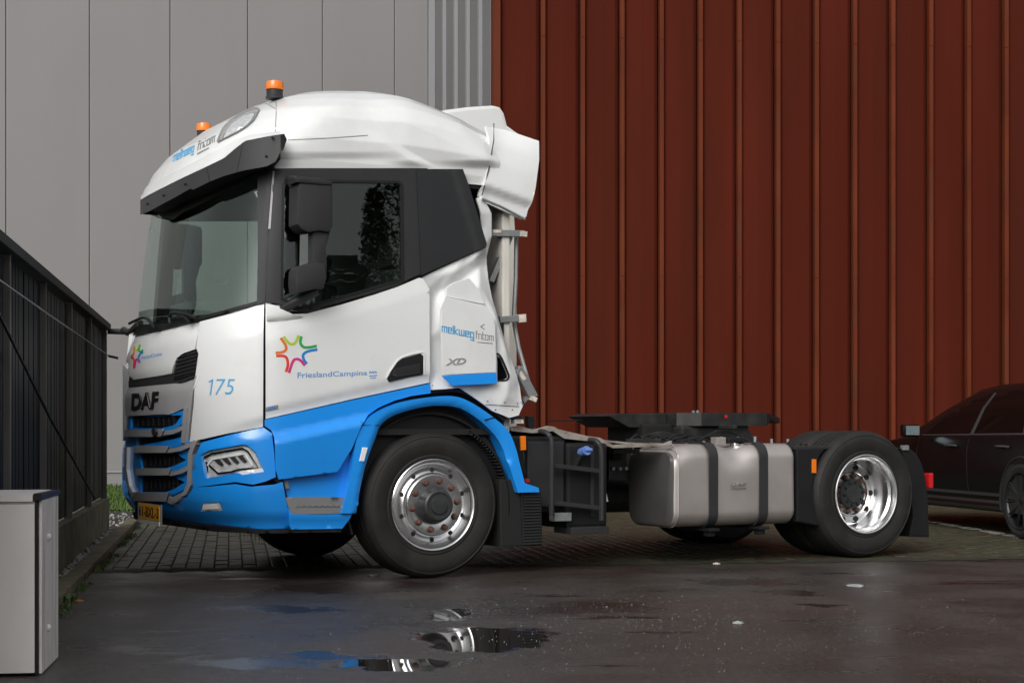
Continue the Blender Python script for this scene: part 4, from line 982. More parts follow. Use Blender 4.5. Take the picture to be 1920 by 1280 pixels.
# spotlight recess
slp = [(409, 268), (418, 246), (428, 234), (442, 222), (462, 210), (478, 205), (487, 207), (478, 224), (462, 239), (440, 252), (425, 259)]
sl = panel('roof_lamp_housing', slp, 'silver', surf=ROOF, off=.006, th=.01)
panel('lamp_bezel', inner_px(slp, .86), 'chrome', sl, surf=ROOF, off=.009, th=.004)
panel('lamp_lens', inner_px(slp, .74), 'lens', sl, surf=ROOF, off=.012, th=.004)
stroke('lamp_rim', [(409, 268), (418, 246), (428, 234), (442, 222), (462, 210), (478, 205), (487, 207)], 2.2, 'txt_grey', sl, surf=ROOF, off=.012)
stroke('lamp_rim', [(409, 268), (440, 253), (462, 240), (478, 225), (487, 207)], 1.4, 'txt_grey', sl, surf=ROOF, off=.012)
# stroke lettering for the haulier's name: letters as open paths on a unit square
GL = {'m': [[(0, 0), (0, .9)], [(0, .9), (1.1, .9), (1.1, 0)], [(.55, .9), (.55, 0)]], 'e': [[(.75, 0), (0, 0), (0, .9), (.75, .9), (.75, .45), (0, .45)]], 'l': [[(0, 1.35), (0, 0)]], 'k': [[(0, 1.35), (0, 0)], [(.7, .9), (0, .45), (.7, 0)]],
      'w': [[(0, .9), (0, 0), (1.1, 0), (1.1, .9)], [(.55, 0), (.55, .9)]], 'g': [[(.75, 0), (0, 0), (0, .9), (.75, .9), (.75, -.45), (.05, -.45)]], 'f': [[(.0, 0), (0, 1.35), (.4, 1.35)], [(0, .9), (.35, .9)]], 'r': [[(0, 0), (0, .9), (.5, .9)]],
      'i': [[(0, 0), (0, .9)]], 't': [[(0, 1.35), (0, 0), (.4, 0)], [(0, .9), (.4, .9)]], 'o': [[(0, 0), (0, .9), (.75, .9), (.75, 0), (0, 0)]]}
AD = {'m': 1.5, 'e': 1.15, 'l': .35, 'k': 1.1, 'w': 1.5, 'g': 1.15, 'f': .7, 'r': .8, 'i': .35, 't': .75, 'o': 1.15}
def techno(s, org, ex, ey, wpx, m, parent, off, surf, name='lettering'):
    x = 0; org = np.array(org, float); ex = np.array(ex, float); ey = np.array(ey, float); tot = sum(AD[c] for c in s)-.4; Vs = []; Fs = []; n0 = 0
    for c in s:
        for path in GL[c]:
            P = [org+ex*(x+a)/tot+ey*b for a, b in path]
            for a, b in zip(P[:-1], P[1:]):
                d = (b-a)/np.linalg.norm(b-a); nr = np.array([-d[1], d[0]])*wpx/2; a2 = a-d*wpx/2; b2 = b+d*wpx/2
                Vs += [a2+nr, b2+nr, b2-nr, a2-nr]; Fs += [(n0, n0+1, n0+2), (n0, n0+2, n0+3)]; n0 += 4
        x += AD[c]
    return lay(name, np.array(Vs), np.array(Fs), m, parent, off, surf, .001)
techno('melkweg', (325, 303), (38, -19), (1.5, -11.5), 1.7, 'lt_blue', roof, .003, ROOF)
techno('fritom', (371, 282), (31, -16), (2, -12), 1.4, 'txt_grey', roof, .003, ROOF)
stroke('small_print', [(370, 289), (392, 278)], 1.8, 'txt_grey', roof, off=.003, surf=ROOF, smooth=False)
# beacons
def beacon(px, py, v, r, nm='beacon'):
    u, z = T.at(px, py, v)
    b = lathe(nm, [(0, -.0), (r*1.02, 0), (r*1.02, .012), (r*.92, .02), (r*.92, .058), (r*1.0, .062), (0, .062)], (0, 0, 0), 'darkgrey', None, seg=24)
    b.rotation_euler = (math.pi/2, 0, 0); b.parent = truck; b.location = (u, v, z)
    l_ = lathe('amber_lens', [(0, .0), (r, 0), (r*1.03, .01), (r, .042), (r*.93, .056), (r*.6, .064), (0, .068)], (0, .063, 0), 'amber', b, seg=24)
beacon(515, 186, .75, .062)
beacon(382, 262, 1.98, .055)
# sun visor: a dark band wrapping the brow, made of facets
_ks = np.linspace(-1.6, 2.2, 500); _ku = np.interp(np.abs(_ks), _sl, _pp[:, 0]); _kv = np.interp(np.abs(_ks), _sl, _pp[:, 1]); _kv = np.where(_ks < 0, WID-_kv, _kv); _ku = _ku+.13*ss(_ku, -.9, -1.5)
_tu = np.gradient(_ku); _tv = np.gradient(_kv); _tl = np.hypot(_tu, _tv); _nu, _nv = _tv/_tl, -_tu/_tl
if (_nu[250]*-1) < 0: _nu, _nv = -_nu, -_nv
def plan_pt(px, py, off):
    U = _ku+_nu*off; V = _kv+_nv*off; X = T.proj(U, V, np.full(len(U), 2.8))[0]; i0 = int(np.argmin(X)); xs_b = X[i0:]
    x = max(px, xs_b[0]+.05); s = np.interp(x, xs_b, np.arange(i0, len(X))); u = np.interp(s, np.arange(len(X)), U); v = np.interp(s, np.arange(len(X)), V)
    Yd = T.o[1]+u*T.s+v*T.c; return np.array([u, v, CAMH+(HY-py)/F*Yd])
def band(name, top, bot, ot, ob_, m, th=.02, step=5, parent=None):
    x0 = max(top[0][0], bot[0][0]); x1 = min(top[-1][0], bot[-1][0]); cols = np.linspace(x0, x1, int((x1-x0)/step)+2); O = []; I = []
    nr = 5
    for x in cols:
        yt = np.interp(x, *np.array(top).T); yb = np.interp(x, *np.array(bot).T)
        for r in range(nr):
            q = r/(nr-1); o_ = ot+(ob_-ot)*q; O.append(plan_pt(x, yt+(yb-yt)*q, o_)); I.append(plan_pt(x, yt+(yb-yt)*q, o_-th))
    Fa = []
    for i in range(len(cols)-1):
        for r in range(nr-1): a = i*nr+r; Fa += [(a, a+1, a+nr+1), (a, a+nr+1, a+nr)]
    return skin(name, np.array(O), np.array(Fa), np.array(I), m, parent or truck)
def mirror_of(o):
    me = o.data.copy(); 
    for v in me.vertices: v.co.y = WID-v.co.y
    me.flip_normals(); c = bpy.data.objects.new(o.name.split('.')[0], me); COL.objects.link(c); c.parent = o.parent; return c
VT = [(263, 375), (277, 367), (300, 355), (340, 335), (385, 314), (420, 297), (441, 279), (460, 264), (500, 256), (526, 252)]
VB = [(263, 403), (280, 396), (300, 385), (330, 369), (358, 353), (362, 356), (392, 341), (420, 330), (455, 320), (500, 312), (517, 303), (526, 284)]
visor = band('sun_visor', VT, VB, .075, .10, 'darkgrey')
tip = skin('visor_tip', np.array([plan_pt(526, 252, .075), plan_pt(533, 251, .05), plan_pt(538, 262, .04), plan_pt(531, 282, .045), plan_pt(526, 284, .10)]), np.array([(0, 1, 2), (0, 2, 3), (0, 3, 4)]), np.array([plan_pt(526, 252, .05), plan_pt(533, 251, .02), plan_pt(538, 262, .01), plan_pt(531, 282, .015), plan_pt(526, 284, .05)]), 'darkgrey', visor)
band('white_visor_lip', [(264, 366), (275, 349), (300, 335), (340, 316), (385, 293), (420, 275), (441, 262), (470, 252), (526, 246)], [(264, 374.5), (277, 366.5), (300, 354.5), (340, 334.5), (385, 313.5), (420, 296.5), (441, 278.5), (460, 263.5), (500, 255.5), (526, 251.5)], .0, .078, 'white', th=.03)
band('visor_underside', [(x, y-3) for x, y in VB], [(263, 404), (288, 396), (305, 408), (328, 405), (340, 392), (400, 366), (430, 349), (470, 329), (512, 316), (526, 300)], .085, -.10, 'pitch', th=.01)
for x, y in ((276, 382), (306, 366), (347, 345), (511, 258), (499, 293)):
    c_ = plan_pt(x, y, .096); bm = bmesh.new(); bmesh.ops.create_uvsphere(bm, u_segments=8, v_segments=5, radius=.009); bmesh.ops.translate(bm, vec=c_, verts=bm.verts); bm_link('visor_screw', bm, 'black', visor, smooth=True)
for p0, p1 in (((388, 314), (393, 340)), ((455, 268), (444, 321))): tube('visor_joint', [tuple(plan_pt(p0[0]+(p1[0]-p0[0])*q, p0[1]+(p1[1]-p0[1])*q, .074+.025*q)) for q in (0, .25, .5, .75, 1)], .004, 'black', visor, seg=6)

# ---------------------------------------------------------------- crumpled rear quarter
def noise2(x, y, sc, seed):
    rs = np.random.RandomState(seed); o = 0
    for k in range(5): a = rs.uniform(0, 6.28); f = rs.uniform(.6, 1.6)/sc; o = o+np.sin((x*np.cos(a)+y*np.sin(a))*f*6.28+rs.uniform(0, 6.28))
    return o/5
CP = [(792, 520, 0), (830, 501, 0), (870, 484, 0), (912, 464, .01), (913, 455, 0), (803, 542, -.015), (806, 640, -.045), (806, 728, -.005), (818, 562, -.055), (826, 620, -.02), (824, 700, -.05), (836, 515, .012), (830, 545, -.04), (850, 512, .025), (872, 500, .005), (868, 528, -.02), (895, 540, .045), (904, 500, -.03), (888, 488, .012), (920, 498, -.06), (921, 522, -.05), (927, 560, -.03), (912, 566, .03),
      (930, 602, .035), (922, 640, .0), (941, 640, .025), (955, 690, .015), (968, 690, -.03), (979, 725, -.035), (983, 762, -.03), (950, 742, .02), (905, 738, -.01), (862, 727, 0), (925, 771, -.02), (975, 779, -.02), (955, 784, 0), (940, 762, .012), (893, 372, 0), (905, 367, 0), (922, 400, .0), (914, 424, -.035), (929, 440, -.05), (919, 480, -.05), (902, 400, 0), (840, 560, -.01), (860, 640, -.03), (880, 700, -.01), (780, 480, 0), (780, 800, 0), (1000, 800, 0), (1000, 340, 0)]
_cv = delaunay_2d_cdt([Vector(p[:2]) for p in CP], [], [], 0, 1e-6); _cV = np.array([(p.x, p.y) for p in _cv[0]]); _cz = np.array([min(CP, key=lambda q: (q[0]-v[0])**2+(q[1]-v[1])**2)[2] for v in _cV])
def facets(x, y):
    x = np.asarray(x, float); y = np.asarray(y, float); out = np.zeros(np.broadcast(x, y).shape)
    for f in _cv[2]:
        if len(f) != 3: continue
        (x1, y1), (x2, y2), (x3, y3) = _cV[f[0]], _cV[f[1]], _cV[f[2]]; D_ = (y2-y3)*(x1-x3)+(x3-x2)*(y1-y3)
        if abs(D_) < 1e-9: continue
        a = ((y2-y3)*(x-x3)+(x3-x2)*(y-y3))/D_; b_ = ((y3-y1)*(x-x3)+(x1-x3)*(y-y3))/D_; c = 1-a-b_; m_ = (a >= -1e-6) & (b_ >= -1e-6) & (c >= -1e-6)
        out = np.where(m_, a*_cz[f[0]]+b_*_cz[f[1]]+c*_cz[f[2]], out)
    return out
def crum(x, y):
    return (facets(x, y)+facets(np.asarray(x)+4, y)+facets(x, np.asarray(y)+4))/3+.004*noise2(x, y, 45, 3)*ss(x, 800, 850)
def crum_old(x, y):
    amp = ss(x, 800, 850)*(ss(y, 780, 620)*.6+.4)
    d = ridge((840, 560), (905, 470), .05, 26)(x, y)-ridge((880, 500), (930, 640), .05, 22)(x, y)+ridge((905, 520), (940, 690), .04, 14)(x, y)-ridge((812, 545), (822, 720), .05, 20)(x, y)-ridge((830, 545), (920, 590), .045, 24)(x, y)
    d = d+ridge((870, 505), (900, 560), .035, 12)(x, y)-ridge((900, 420), (925, 520), .03, 16)(x, y)
    return d+amp*.012*noise2(x, y, 70, 3)+amp*.006*noise2(x, y, 28, 5)-.02*ss(x, 900, 980)
quarter = panel('crumpled_rear_quarter', [(792, 520), (830, 501), (912, 464), (913, 455), (902, 400), (893, 372), (905, 368), (922, 400), (928, 440), (919, 480), (921, 520), (926, 560), (938, 600), (952, 650), (968, 690), (979, 725), (983, 762), (975, 778), (955, 783), (925, 770), (895, 748), (862, 727), (806, 731), (805, 542)], 'white', off=.0, th=.015, disp=crum, res=4,
    holes=[[(931, 665), (938, 672), (950, 700), (951, 708), (944, 712), (932, 712)]])
panel('dark_opening', [(926, 630), (934, 650), (955, 700), (955, 716), (926, 716)], 'pitch', off=-.10, th=.01)
stroke('opening_rim', [(931, 662), (938, 670), (951, 700), (951, 709), (945, 713), (932, 713)], 3.2, 'black', quarter, off=lambda a, b: .004+float(crum(np.array(a), np.array(b))), th=.008)
flapb = plate('torn_side_flap', [(827, 578), (829, 703), (931, 698), (929, 610), (926, 598), (908, 572), (835, 556)], -.055, .014, 'white')
flapc = plate('torn_flap_upper', [(836, 556), (838, 538), (850, 530), (880, 521), (900, 545), (910, 571)], -.035, .012, 'white')
prism('flap_blue_strip', [T.at(x, y, -.056) for x, y in ((829, 704), (931, 698.5), (932, 719), (848, 723))], 1, -.056, -.042, 'blue', flapb, .003)
def techno_plane(s, org, ex, ey, wpx, m, parent, v):
    x = 0; org = np.array(org, float); ex = np.array(ex, float); ey = np.array(ey, float); tot = sum(AD[c] for c in s)-.4; Vs = []; Fs = []; n0 = 0
    for c in s:
        for path in GL[c]:
            P = [org+ex*(x+a)/tot+ey*b for a, b in path]
            for a, b in zip(P[:-1], P[1:]):
                d = (b-a)/np.linalg.norm(b-a); nr = np.array([-d[1], d[0]])*wpx/2; a2 = a-d*wpx/2; b2 = b+d*wpx/2
                Vs += [a2+nr, b2+nr, b2-nr, a2-nr]; Fs += [(n0, n0+2, n0+1), (n0, n0+3, n0+2)]; n0 += 4
        x += AD[c]
    O = np.array([T.P(p[0], p[1], v) for p in Vs]); return skin('lettering', O, np.array(Fs), O+[0, .001, 0], m, parent)
techno_plane('melkweg', (829, 621), (59, 12), (0, -10.5), 2.1, 'lt_blue', flapb, -.0565)
techno_plane('fritom', (893, 634), (32, 5), (0, -10), 1.2, 'txt_grey', flapb, -.0565)
techno_plane('ii', (895, 642), (.01, 0), (0, 0.01), 1, 'txt_grey', flapb, -.0565) if False else None
prism('small_print', [T.at(x, y, -.0565) for x, y in ((895, 640.5), (924, 643), (924, 644.6), (895, 642))], 1, -.0565, -.0555, 'txt_grey', flapb)
prism('arrow_mark', [T.at(x, y, -.0565) for x, y in ((900, 612), (908, 607), (909, 608.5), (903, 612), (909, 617), (908, 618))], 1, -.0565, -.0555, 'txt_grey', flapb)
a_, b_ = T.at(835, 684, 0), T.at(874, 683, 0); text_plane('model_badge', 'XD', 'silver', flapb, T.at(836, 684, -.058), T.at(874, 682, -.058), .042, -.060, shear=.3, bold=.02, th=.004)
for x, y in ((812, 722), (808, 718), (915, 752), (945, 754), (973, 756), (930, 768), (962, 768)):
    V_, F_ = tri_fill([(x+1.6*math.cos(t), y+1.6*math.sin(t)) for t in np.linspace(0, 6.28, 7)[:-1]], (), 3); lay('rivet', V_, F_, 'txt_grey', quarter, lambda a, b: .003+float(crum(np.array(a), np.array(b))), BODY, .003)
stroke('lower_fold', [(912, 758), (940, 760), (976, 762)], 1.6, 'txt_grey', quarter, off=lambda a, b: .002+float(crum(np.array(a), np.array(b))), th=.002)
# roof side deflector, near side: bent panel with thickness
dfl = [(926, 232), (960, 239), (1013, 264), (1012, 300), (1005, 350), (992, 405), (985, 410), (905, 374), (903, 366), (916, 315), (925, 262)]
def dfd(x, y): return np.interp(y-(x-926)*.38, [229, 240, 262, 300, 345], [-.12, -.10, -.055, -.02, 0])*ss(x, 1040, 930)-.04*ss((y-(345+(x-905)*.36)), 0, 10)+.0*x
fill_plane('roof_side_deflector', dfl, .030, .03, 'white', disp=dfd, res=6)
tube('deflector_edge', [T.P(904, 373, .02), T.P(940, 388, .02), T.P(984, 411, .03)], .010, 'zinc', truck)
tube('deflector_gap', [T.P(926, 232, .09), T.P(926, 262, .035), T.P(917, 315, .035), T.P(904, 366, .035)], .004, 'darkgrey', truck)
# far side deflector and far side extender
fd = [(840, 205), (880, 200), (925, 197), (938, 200), (946, 212), (952, 235), (1000, 270), (990, 330), (850, 330)]
prism('far_roof_deflector', [(.42, 2.75), (.42, 3.45)]+[T.at(x, y, 1.95) for x, y in fd[:8]], 1, 1.95, 2.07, 'white', truck, .03)
prism('far_side_extender', [(.5, 1.0), (.5, 3.0)]+[T.at(x, y, 2.2) for x, y in ((950, 330), (964, 400), (969, 480), (969, 800))], 1, 2.2, 2.24, 'cream', truck, .008)
# bent bracket frame left behind the cab
fr = tube('bracket_post', [T.P(968, 437, .22), T.P(967, 520, .22), T.P(963, 600, .22), T.P(972, 650, .20), T.P(986, 700, .15), T.P(999, 745, .12)], [.016]*6, 'zinc', truck)
def bar_(name, a, b, v, th, m, parent=truck, dv=.05):
    A = np.array(a, float); B = np.array(b, float); d = (B-A)/np.linalg.norm(B-A); n = np.array([-d[1], d[0]])*th/2
    return prism(name, [T.at(*(A+n), v), T.at(*(B+n), v), T.at(*(B-n), v), T.at(*(A-n), v)], 1, v, v+dv, m, parent, .003)
bar_('upper_bracket', (921, 436), (984, 438), .10, 12, 'zinc'); bar_('torn_tip', (976, 438), (989, 439), .095, 10, 'rawend')
bar_('torn_tip', (925, 434), (940, 434), .093, 6, 'rawend')
bar_('middle_bracket', (938, 599), (980, 596), .10, 12, 'zinc'); bar_('torn_tip', (974, 597), (987, 596), .095, 15, 'rawend')
bar_('diagonal_stay', (958, 444), (922, 528), .16, 9, 'zinc')
bar_('lower_bracket', (973, 690), (1002, 745), .08, 16, 'zinc'); bar_('torn_tip', (995, 745), (1007, 750), .075, 9, 'rawend'); bar_('torn_tip', (974, 697), (985, 712), .075, 8, 'rawend')
bar_('strut', (962, 782), (990, 744), .10, 6, 'zinc'); bar_('hinge_bracket', (950, 770), (982, 790), .06, 13, 'steel_dark'); bar_('torn_tip', (964, 790), (982, 790), .055, 8, 'rawend')
bar_('link_pin', (968, 708), (976, 686), .07, 5, 'zinc')
tube('cable', [T.P(945, 640, .05), T.P(955, 690, .05), T.P(968, 730, .06), T.P(985, 760, .06)], .004, 'black', truck, seg=6)

# ---------------------------------------------------------------- mirror
mv = -.20
mir = plate('mirror_head', [(559, 350), (562, 342), (622, 342), (625, 352), (625, 425), (618, 436), (600, 433), (578, 436), (566, 430), (558, 420)], mv, .16, 'darkgrey', bev=.02, smooth=True)
plate('mirror_cap', [(552, 334), (566, 331), (600, 334), (623, 340), (624, 347), (600, 346), (566, 343), (554, 342)], mv-.01, .14, 'darkgrey', mir, bev=.012, smooth=True)
plate('mirror_stem', [(586, 425), (622, 425), (618, 445), (612, 465), (614, 495), (613, 520), (606, 540), (585, 540), (586, 480)], mv+.03, .08, 'darkgrey', mir, bev=.015, smooth=True)
plate('lower_mirror', [(556, 508), (562, 498), (590, 491), (610, 494), (614, 520), (608, 541), (590, 543), (557, 550), (555, 530)], mv, .14, 'darkgrey', mir, bev=.02, smooth=True)
tube('mirror_arm', [T.P(595, 545, mv+.05), T.P(570, 558, -.12), T.P(545, 572, -.04), T.P(530, 580, .02)], [.03, .03, .028, .03], 'darkgrey', mir)
tube('mirror_arm', [T.P(560, 337, mv+.05), T.P(550, 336, -.08), T.P(540, 336, .03)], .022, 'darkgrey', mir)
def far_copy(o, par):
    c = mirror_of(o); c.parent = par
    for ch in list(o.children): far_copy(ch, c)
    return c
far_copy(mir, truck)
box('dash_screen', (-1.36, 1.25, 1.70), (-1.30, 1.62, 1.92), 'interior', truck, .015)
box('dash_top', (-1.42, .5, 1.70), (-1.18, 2.1, 1.79), 'interior', truck, .03)
# wipers
wp = BODY(*[np.array([q]) for q in (0, 0)])
for seq in ([(380, 597), (360, 590), (338, 587), (330, 594), (330, 605)], [(300, 614), (290, 600), (280, 596), (262, 603), (254, 607)], [(366, 604), (356, 594), (345, 592)]):
    q = np.array([BODY(*BODY.inv([p])[0]) for p in seq]); q = q+np.array([-.05, -.02, 0]); tube('wiper_arm', [tuple(p) for p in catmull(q, 4)], .011, 'black', truck, seg=8)
# mirror stub seen past the far corner
tube('far_mirror_stub', [T.P(262, 606, 2.2), T.P(245, 624, 2.5), T.P(238, 622, 2.62), T.P(232, 619, 2.7)], .03, 'darkgrey', truck)

# ---------------------------------------------------------------- wheels
def ring_pts(n, r, ph=0): return [(r*math.cos(ph+2*math.pi*k/n), r*math.sin(ph+2*math.pi*k/n)) for k in range(n)]
TYRE = [(.292, .012), (.30, .004), (.315, .000), (.335, -.004), (.345, .000), (.38, -.012), (.42, -.016), (.45, -.014), (.462, -.008), (.466, -.011), (.474, -.008), (.490, .012), (.4985, .028), (.502, .045)]
for k in range(4): y0 = .045+.052*(k+1)-.006; TYRE += [(.503, y0), (.489, y0+.002), (.489, y0+.011), (.503, y0+.013)]
TYRE += [(.502, .265), (.4985, .285), (.490, .30), (.45, .325), (.42, .325), (.34, .312), (.292, .30)]
def tyre(parent, v, flip=False, name='tyre'):
    o = lathe(name, TYRE, (0, v, 0), 'tyre', parent, seg=72)
    return o
def put_wheel(u, v, kind, side=1):
    wroot = bpy.data.objects.new('wheel', None); COL.objects.link(wroot); wroot.parent = truck; wroot.location = (u, v, .501)
    if side < 0: wroot.rotation_euler = (0, 0, math.pi)
    tyre(wroot, 0)
    if kind == 'front':
        rim = lathe('rim', [(.292, .26), (.28, .25), (.278, .06), (.292, .03), (.300, .012), (.312, .002), (.315, -.006), (.309, -.011), (.300, -.006), (.294, .012), (.280, .040), (.266, .052), (.256, .045), (.247, .030), (.232, .018), (.222, .012), (.218, -.004), (.212, -.016), (.204, -.022), (.13, -.022), (.122, -.018), (.118, .0), (.118, .05)], (0, 0, 0), 'rim', wroot, seg=96)
        for (x, z) in ring_pts(10, .240, .31):
            bm = bmesh.new(); bmesh.ops.create_cone(bm, cap_ends=True, segments=14, radius1=.0155, radius2=.0155, depth=.012)
            nrm = Vector((x*.55, -1*.24, z*.55)).normalized(); R = nrm.to_track_quat('Z', 'Y').to_matrix(); bmesh.ops.rotate(bm, cent=(0, 0, 0), matrix=R, verts=bm.verts); bmesh.ops.translate(bm, vec=(x, .022, z), verts=bm.verts); bm_link('hole_shade_disc', bm, 'pitch', wroot)  # no opening: black disc painted in for the shade of a hole
        hubm = lathe('hub_cap', [(.128, -.012), (.120, -.030), (.114, -.045), (.112, -.075), (.106, -.088), (.095, -.095), (.088, -.095), (.085, -.088), (.062, -.088), (.058, -.098), (.03, -.100), (0, -.100)], (0, 0, 0), 'hub', wroot, seg=48)
        pts = ring_pts(10, .1675, .12); yn = -.022
        nm = 'rust'
    else:
        lathe('rim', [(.292, .26), (.296, .02), (.304, .004), (.314, -.004), (.316, -.011), (.309, -.015), (.300, -.010), (.292, .008), (.288, .035), (.274, .052), (.270, .075), (.264, .12), (.258, .17), (.248, .195), (.235, .205), (.205, .20), (.188, .190), (.180, .176), (.173, .172), (.167, .178), (.163, .195), (.10, .195)], (0, 0, 0), 'rim', wroot, seg=96)
        for (x, z) in ring_pts(10, .216, .0):
            bm = bmesh.new(); add_tube(bm, [(x, .190, z), (x, .215, z)], .021, 16); bm_link('hole_shade_disc', bm, 'pitch', wroot)  # black plug on the disc, its colour standing for hole shade
        lathe('hub', [(.125, .2), (.122, .165), (.112, .150), (.075, .148), (.07, .138), (0, .136)], (0, 0, 0), 'hub', wroot, seg=40)
        for (x, z) in ring_pts(10, .092, .1):
            bm = bmesh.new(); add_tube(bm, [(x, .136, z), (x, .152, z)], .011, 6); bm_link('hub_bolt', bm, 'steel_dark', wroot)
        pts = ring_pts(10, .143, .12); yn = .195
        tyre(wroot, .345)
        nm = 'rust'
    for (x, z) in pts:
        nut = lathe('wheel_nut', [(0, -.034), (.011, -.034), (.017, -.028), (.019, -.018), (.0195, -.004), (.023, -.001), (.023, .002)], (x, yn, z), nm, wroot, seg=12)
    return wroot
w1 = put_wheel(0, 0.0, 'front'); w1['label'] = 'front wheel with polished rim and rusty nuts'
w2 = put_wheel(3.80, 0.0, 'rear'); w2['label'] = 'rear twin wheel with deep polished rim'
put_wheel(0, 2.5, 'front', -1); put_wheel(3.80, 2.5, 'rear', -1)

# ---------------------------------------------------------------- chassis
for v in (.82, 1.60):
    r_ = prism('frame_rail', [(-1.0, .80), (.9, .86), (4.45, .86), (4.45, .66), (.9, .60), (-1.0, .62)], 1, v, v+.07, 'pitch', truck, .004)
    for k in range(10):
        bm = bmesh.new(); add_tube(bm, [(1.0+k*.22, v-.012, .70), (1.0+k*.22, v+.002, .70)], .013, 6); bm_link('rail_bolt', bm, 'zinc' if k % 3 == 0 else 'steel_dark', r_)
for u in (.7, 2.0, 3.3, 4.3): box('cross_member', (u, .88, .64), (u+.09, 1.60, .82), 'steel_dark', truck, .005)
tube('front_axle', [(0, .35, .46), (0, .6, .38), (0, 1.9, .38), (0, 2.15, .46)], .06, 'pitch', truck)
tube('rear_axle', [(3.8, .6, .5), (3.8, 1.9, .5)], .11, 'pitch', truck, seg=12)
bm = bmesh.new(); bmesh.ops.create_uvsphere(bm, u_segments=16, v_segments=10, radius=.24); bmesh.ops.translate(bm, vec=(3.8, 1.25, .5), verts=bm.verts); bm_link('differential', bm, 'pitch', truck, smooth=True)
tube('drive_shaft', [(1.0, 1.25, .62), (3.6, 1.25, .52)], .055, 'steel_dark', truck)
box('engine_block', (-1.2, .75, .42), (.55, 1.75, 1.35), 'pitch', truck, .05)
box('underbody_shield', (-1.42, .35, .42), (-.55, 2.15, .55), 'pitch', truck, .03)
# hanging mud and roots below the bumper
mv_ = []; mf_ = []
for (px0, px1, dep, n) in ((425, 560, .17, 260), (610, 650, .13, 120)):
    for k in range(n):
        px = random.uniform(px0, px1); t = (px-px0)/(px1-px0); u, z = T.at(px, 994, random.uniform(.25, .6)); v = random.uniform(.25, .6); zt_ = .44; L_ = dep*math.sin(math.pi*min(1, max(.05, t)))*random.uniform(.4, 1.1)+.02
        n0 = len(mv_); d = .006; mv_ += [(u-d, v, zt_), (u+d, v, zt_), (u, v+d, zt_), (u+random.uniform(-.02, .02), v+random.uniform(-.02, .02), zt_-L_)]; mf_ += [(n0, n0+1, n0+3), (n0+1, n0+2, n0+3), (n0+2, n0, n0+3)]
o = link('hanging_mud', mv_, mf_, 'mud', truck, kind='stuff')
# battery / air boxes behind the wing, ladder, platform
box('front_equipment_box', (.62, .14, .42), (1.13, .75, .97), 'black', truck, .02)
box('equipment_cover', (.80, .115, .46), (1.10, .135, .93), 'darkgrey', truck, .008)
aq = T.at(1062, 985, .1); ar = T.at(1130, 820, .1)
ad = box('additive_tank', (aq[0], .10, .30), (1.46, .62, .92), 'black', truck, .03)
box('tank_band', (1.31, .088, .38), (1.34, .10, .90), 'darkgrey', ad, .003)
box('tank_foot', (aq[0]+.01, .05, .262), (1.44, .30, .312), 'darkgrey', ad, .005)
bm = bmesh.new(); c_ = T.P(1098, 846, .02); add_tube(bm, [(c_[0], .08, c_[2]-.01), (c_[0], .0, c_[2]+.008)], .034, 14); bm_link('filler_cap', bm, 'capblue', ad, smooth=True)
bm = bmesh.new(); add_tube(bm, [(c_[0]-.02, .0, c_[2]+.01), (c_[0]+.035, -.01, c_[2]+.012)], .012, 8); bm_link('cap_grip', bm, 'capblue', ad, smooth=True)
tube('filler_neck', [(c_[0]-.01, .08, c_[2]-.02), (c_[0]-.04, .12, c_[2]-.12)], .035, 'black', ad)
lp = [T.P(1012, 808, .10), T.P(1026, 812, .03), T.P(1034, 830, .0), T.P(1034, 900, .0), T.P(1034, 965, .0)]
lad = tube('ladder', catmull(lp, 4), .019, 'darkgrey', truck)
lp2 = [T.P(1105, 824, .10), T.P(1119, 827, .03), T.P(1127, 845, .0), T.P(1128, 900, .0), T.P(1128, 975, .0)]
tube('side_rail', catmull(lp2, 4), .019, 'darkgrey', lad)
for ya, yb in ((872, 883), (942, 952)): bar_('rung', (1038, ya), (1126, yb), .0, 8, 'darkgrey', lad, .06)
box('step_bracket', (.98, .04, .36), (1.12, .12, .42), 'zinc', lad, .004)
# walkway plate on top
zt1 = 1.02
wk = [(955, 800), (975, 798), (1000, 806), (1028, 798), (1040, 800), (1060, 812), (1125, 820), (1150, 834), (1200, 830), (1245, 832), (1260, 826), (1260, 835), (1205, 838), (1150, 840), (1122, 829), (1058, 822), (1037, 808), (1000, 812), (960, 808)]
prism('walkway_edge', [T.at(x, y, .12) for x, y in wk], 1, .12, .15, 'plate_alu', truck, .003)
e0 = T.at(1042, 804, .14); e1 = T.at(1130, 824, .14); e2 = T.at(1215, 834, .14)
vs = []; 
Zs = [(e0[0]-.25, e0[1]+.0), (e0[0], e0[1]+.004), (e1[0], e1[1]+.0), (e2[0]+.08, e2[1]-.0)]
for (u, z) in Zs: vs += [(u, .14, z), (u, 2.2, z+.0)]
vs += [(a, b, c-.015) for a, b, c in vs]
fs = []
for i in range(3): fs += [(2*i, 2*i+1, 2*i+3, 2*i+2), (8+2*i, 8+2*i+2, 8+2*i+3, 8+2*i+1), (2*i, 2*i+2, 8+2*i+2, 8+2*i), (2*i+1, 8+2*i+1, 8+2*i+3, 2*i+3)]
fs += [(0, 8, 9, 1), (6, 7, 15, 14)]
link('walkway_plate', vs, fs, 'plate_alu', truck)
plate('hose_bracket', [(990, 780), (1002, 779), (1003, 802), (992, 803)], .12, .05, 'black')
plate('marker_lamp', [(977, 817), (986, 817), (987, 843), (978, 844)], .06, .02, 'amber', bev=.003)
plate('red_cap', [(985, 896), (993, 898), (994, 904), (986, 905)], .08, .02, 'red', bev=.003)
tube('wiring', [T.P(981, 846, .07), T.P(983, 860, .07), T.P(979, 872, .07), T.P(987, 890, .07)], .006, 'pitch', truck, seg=6)
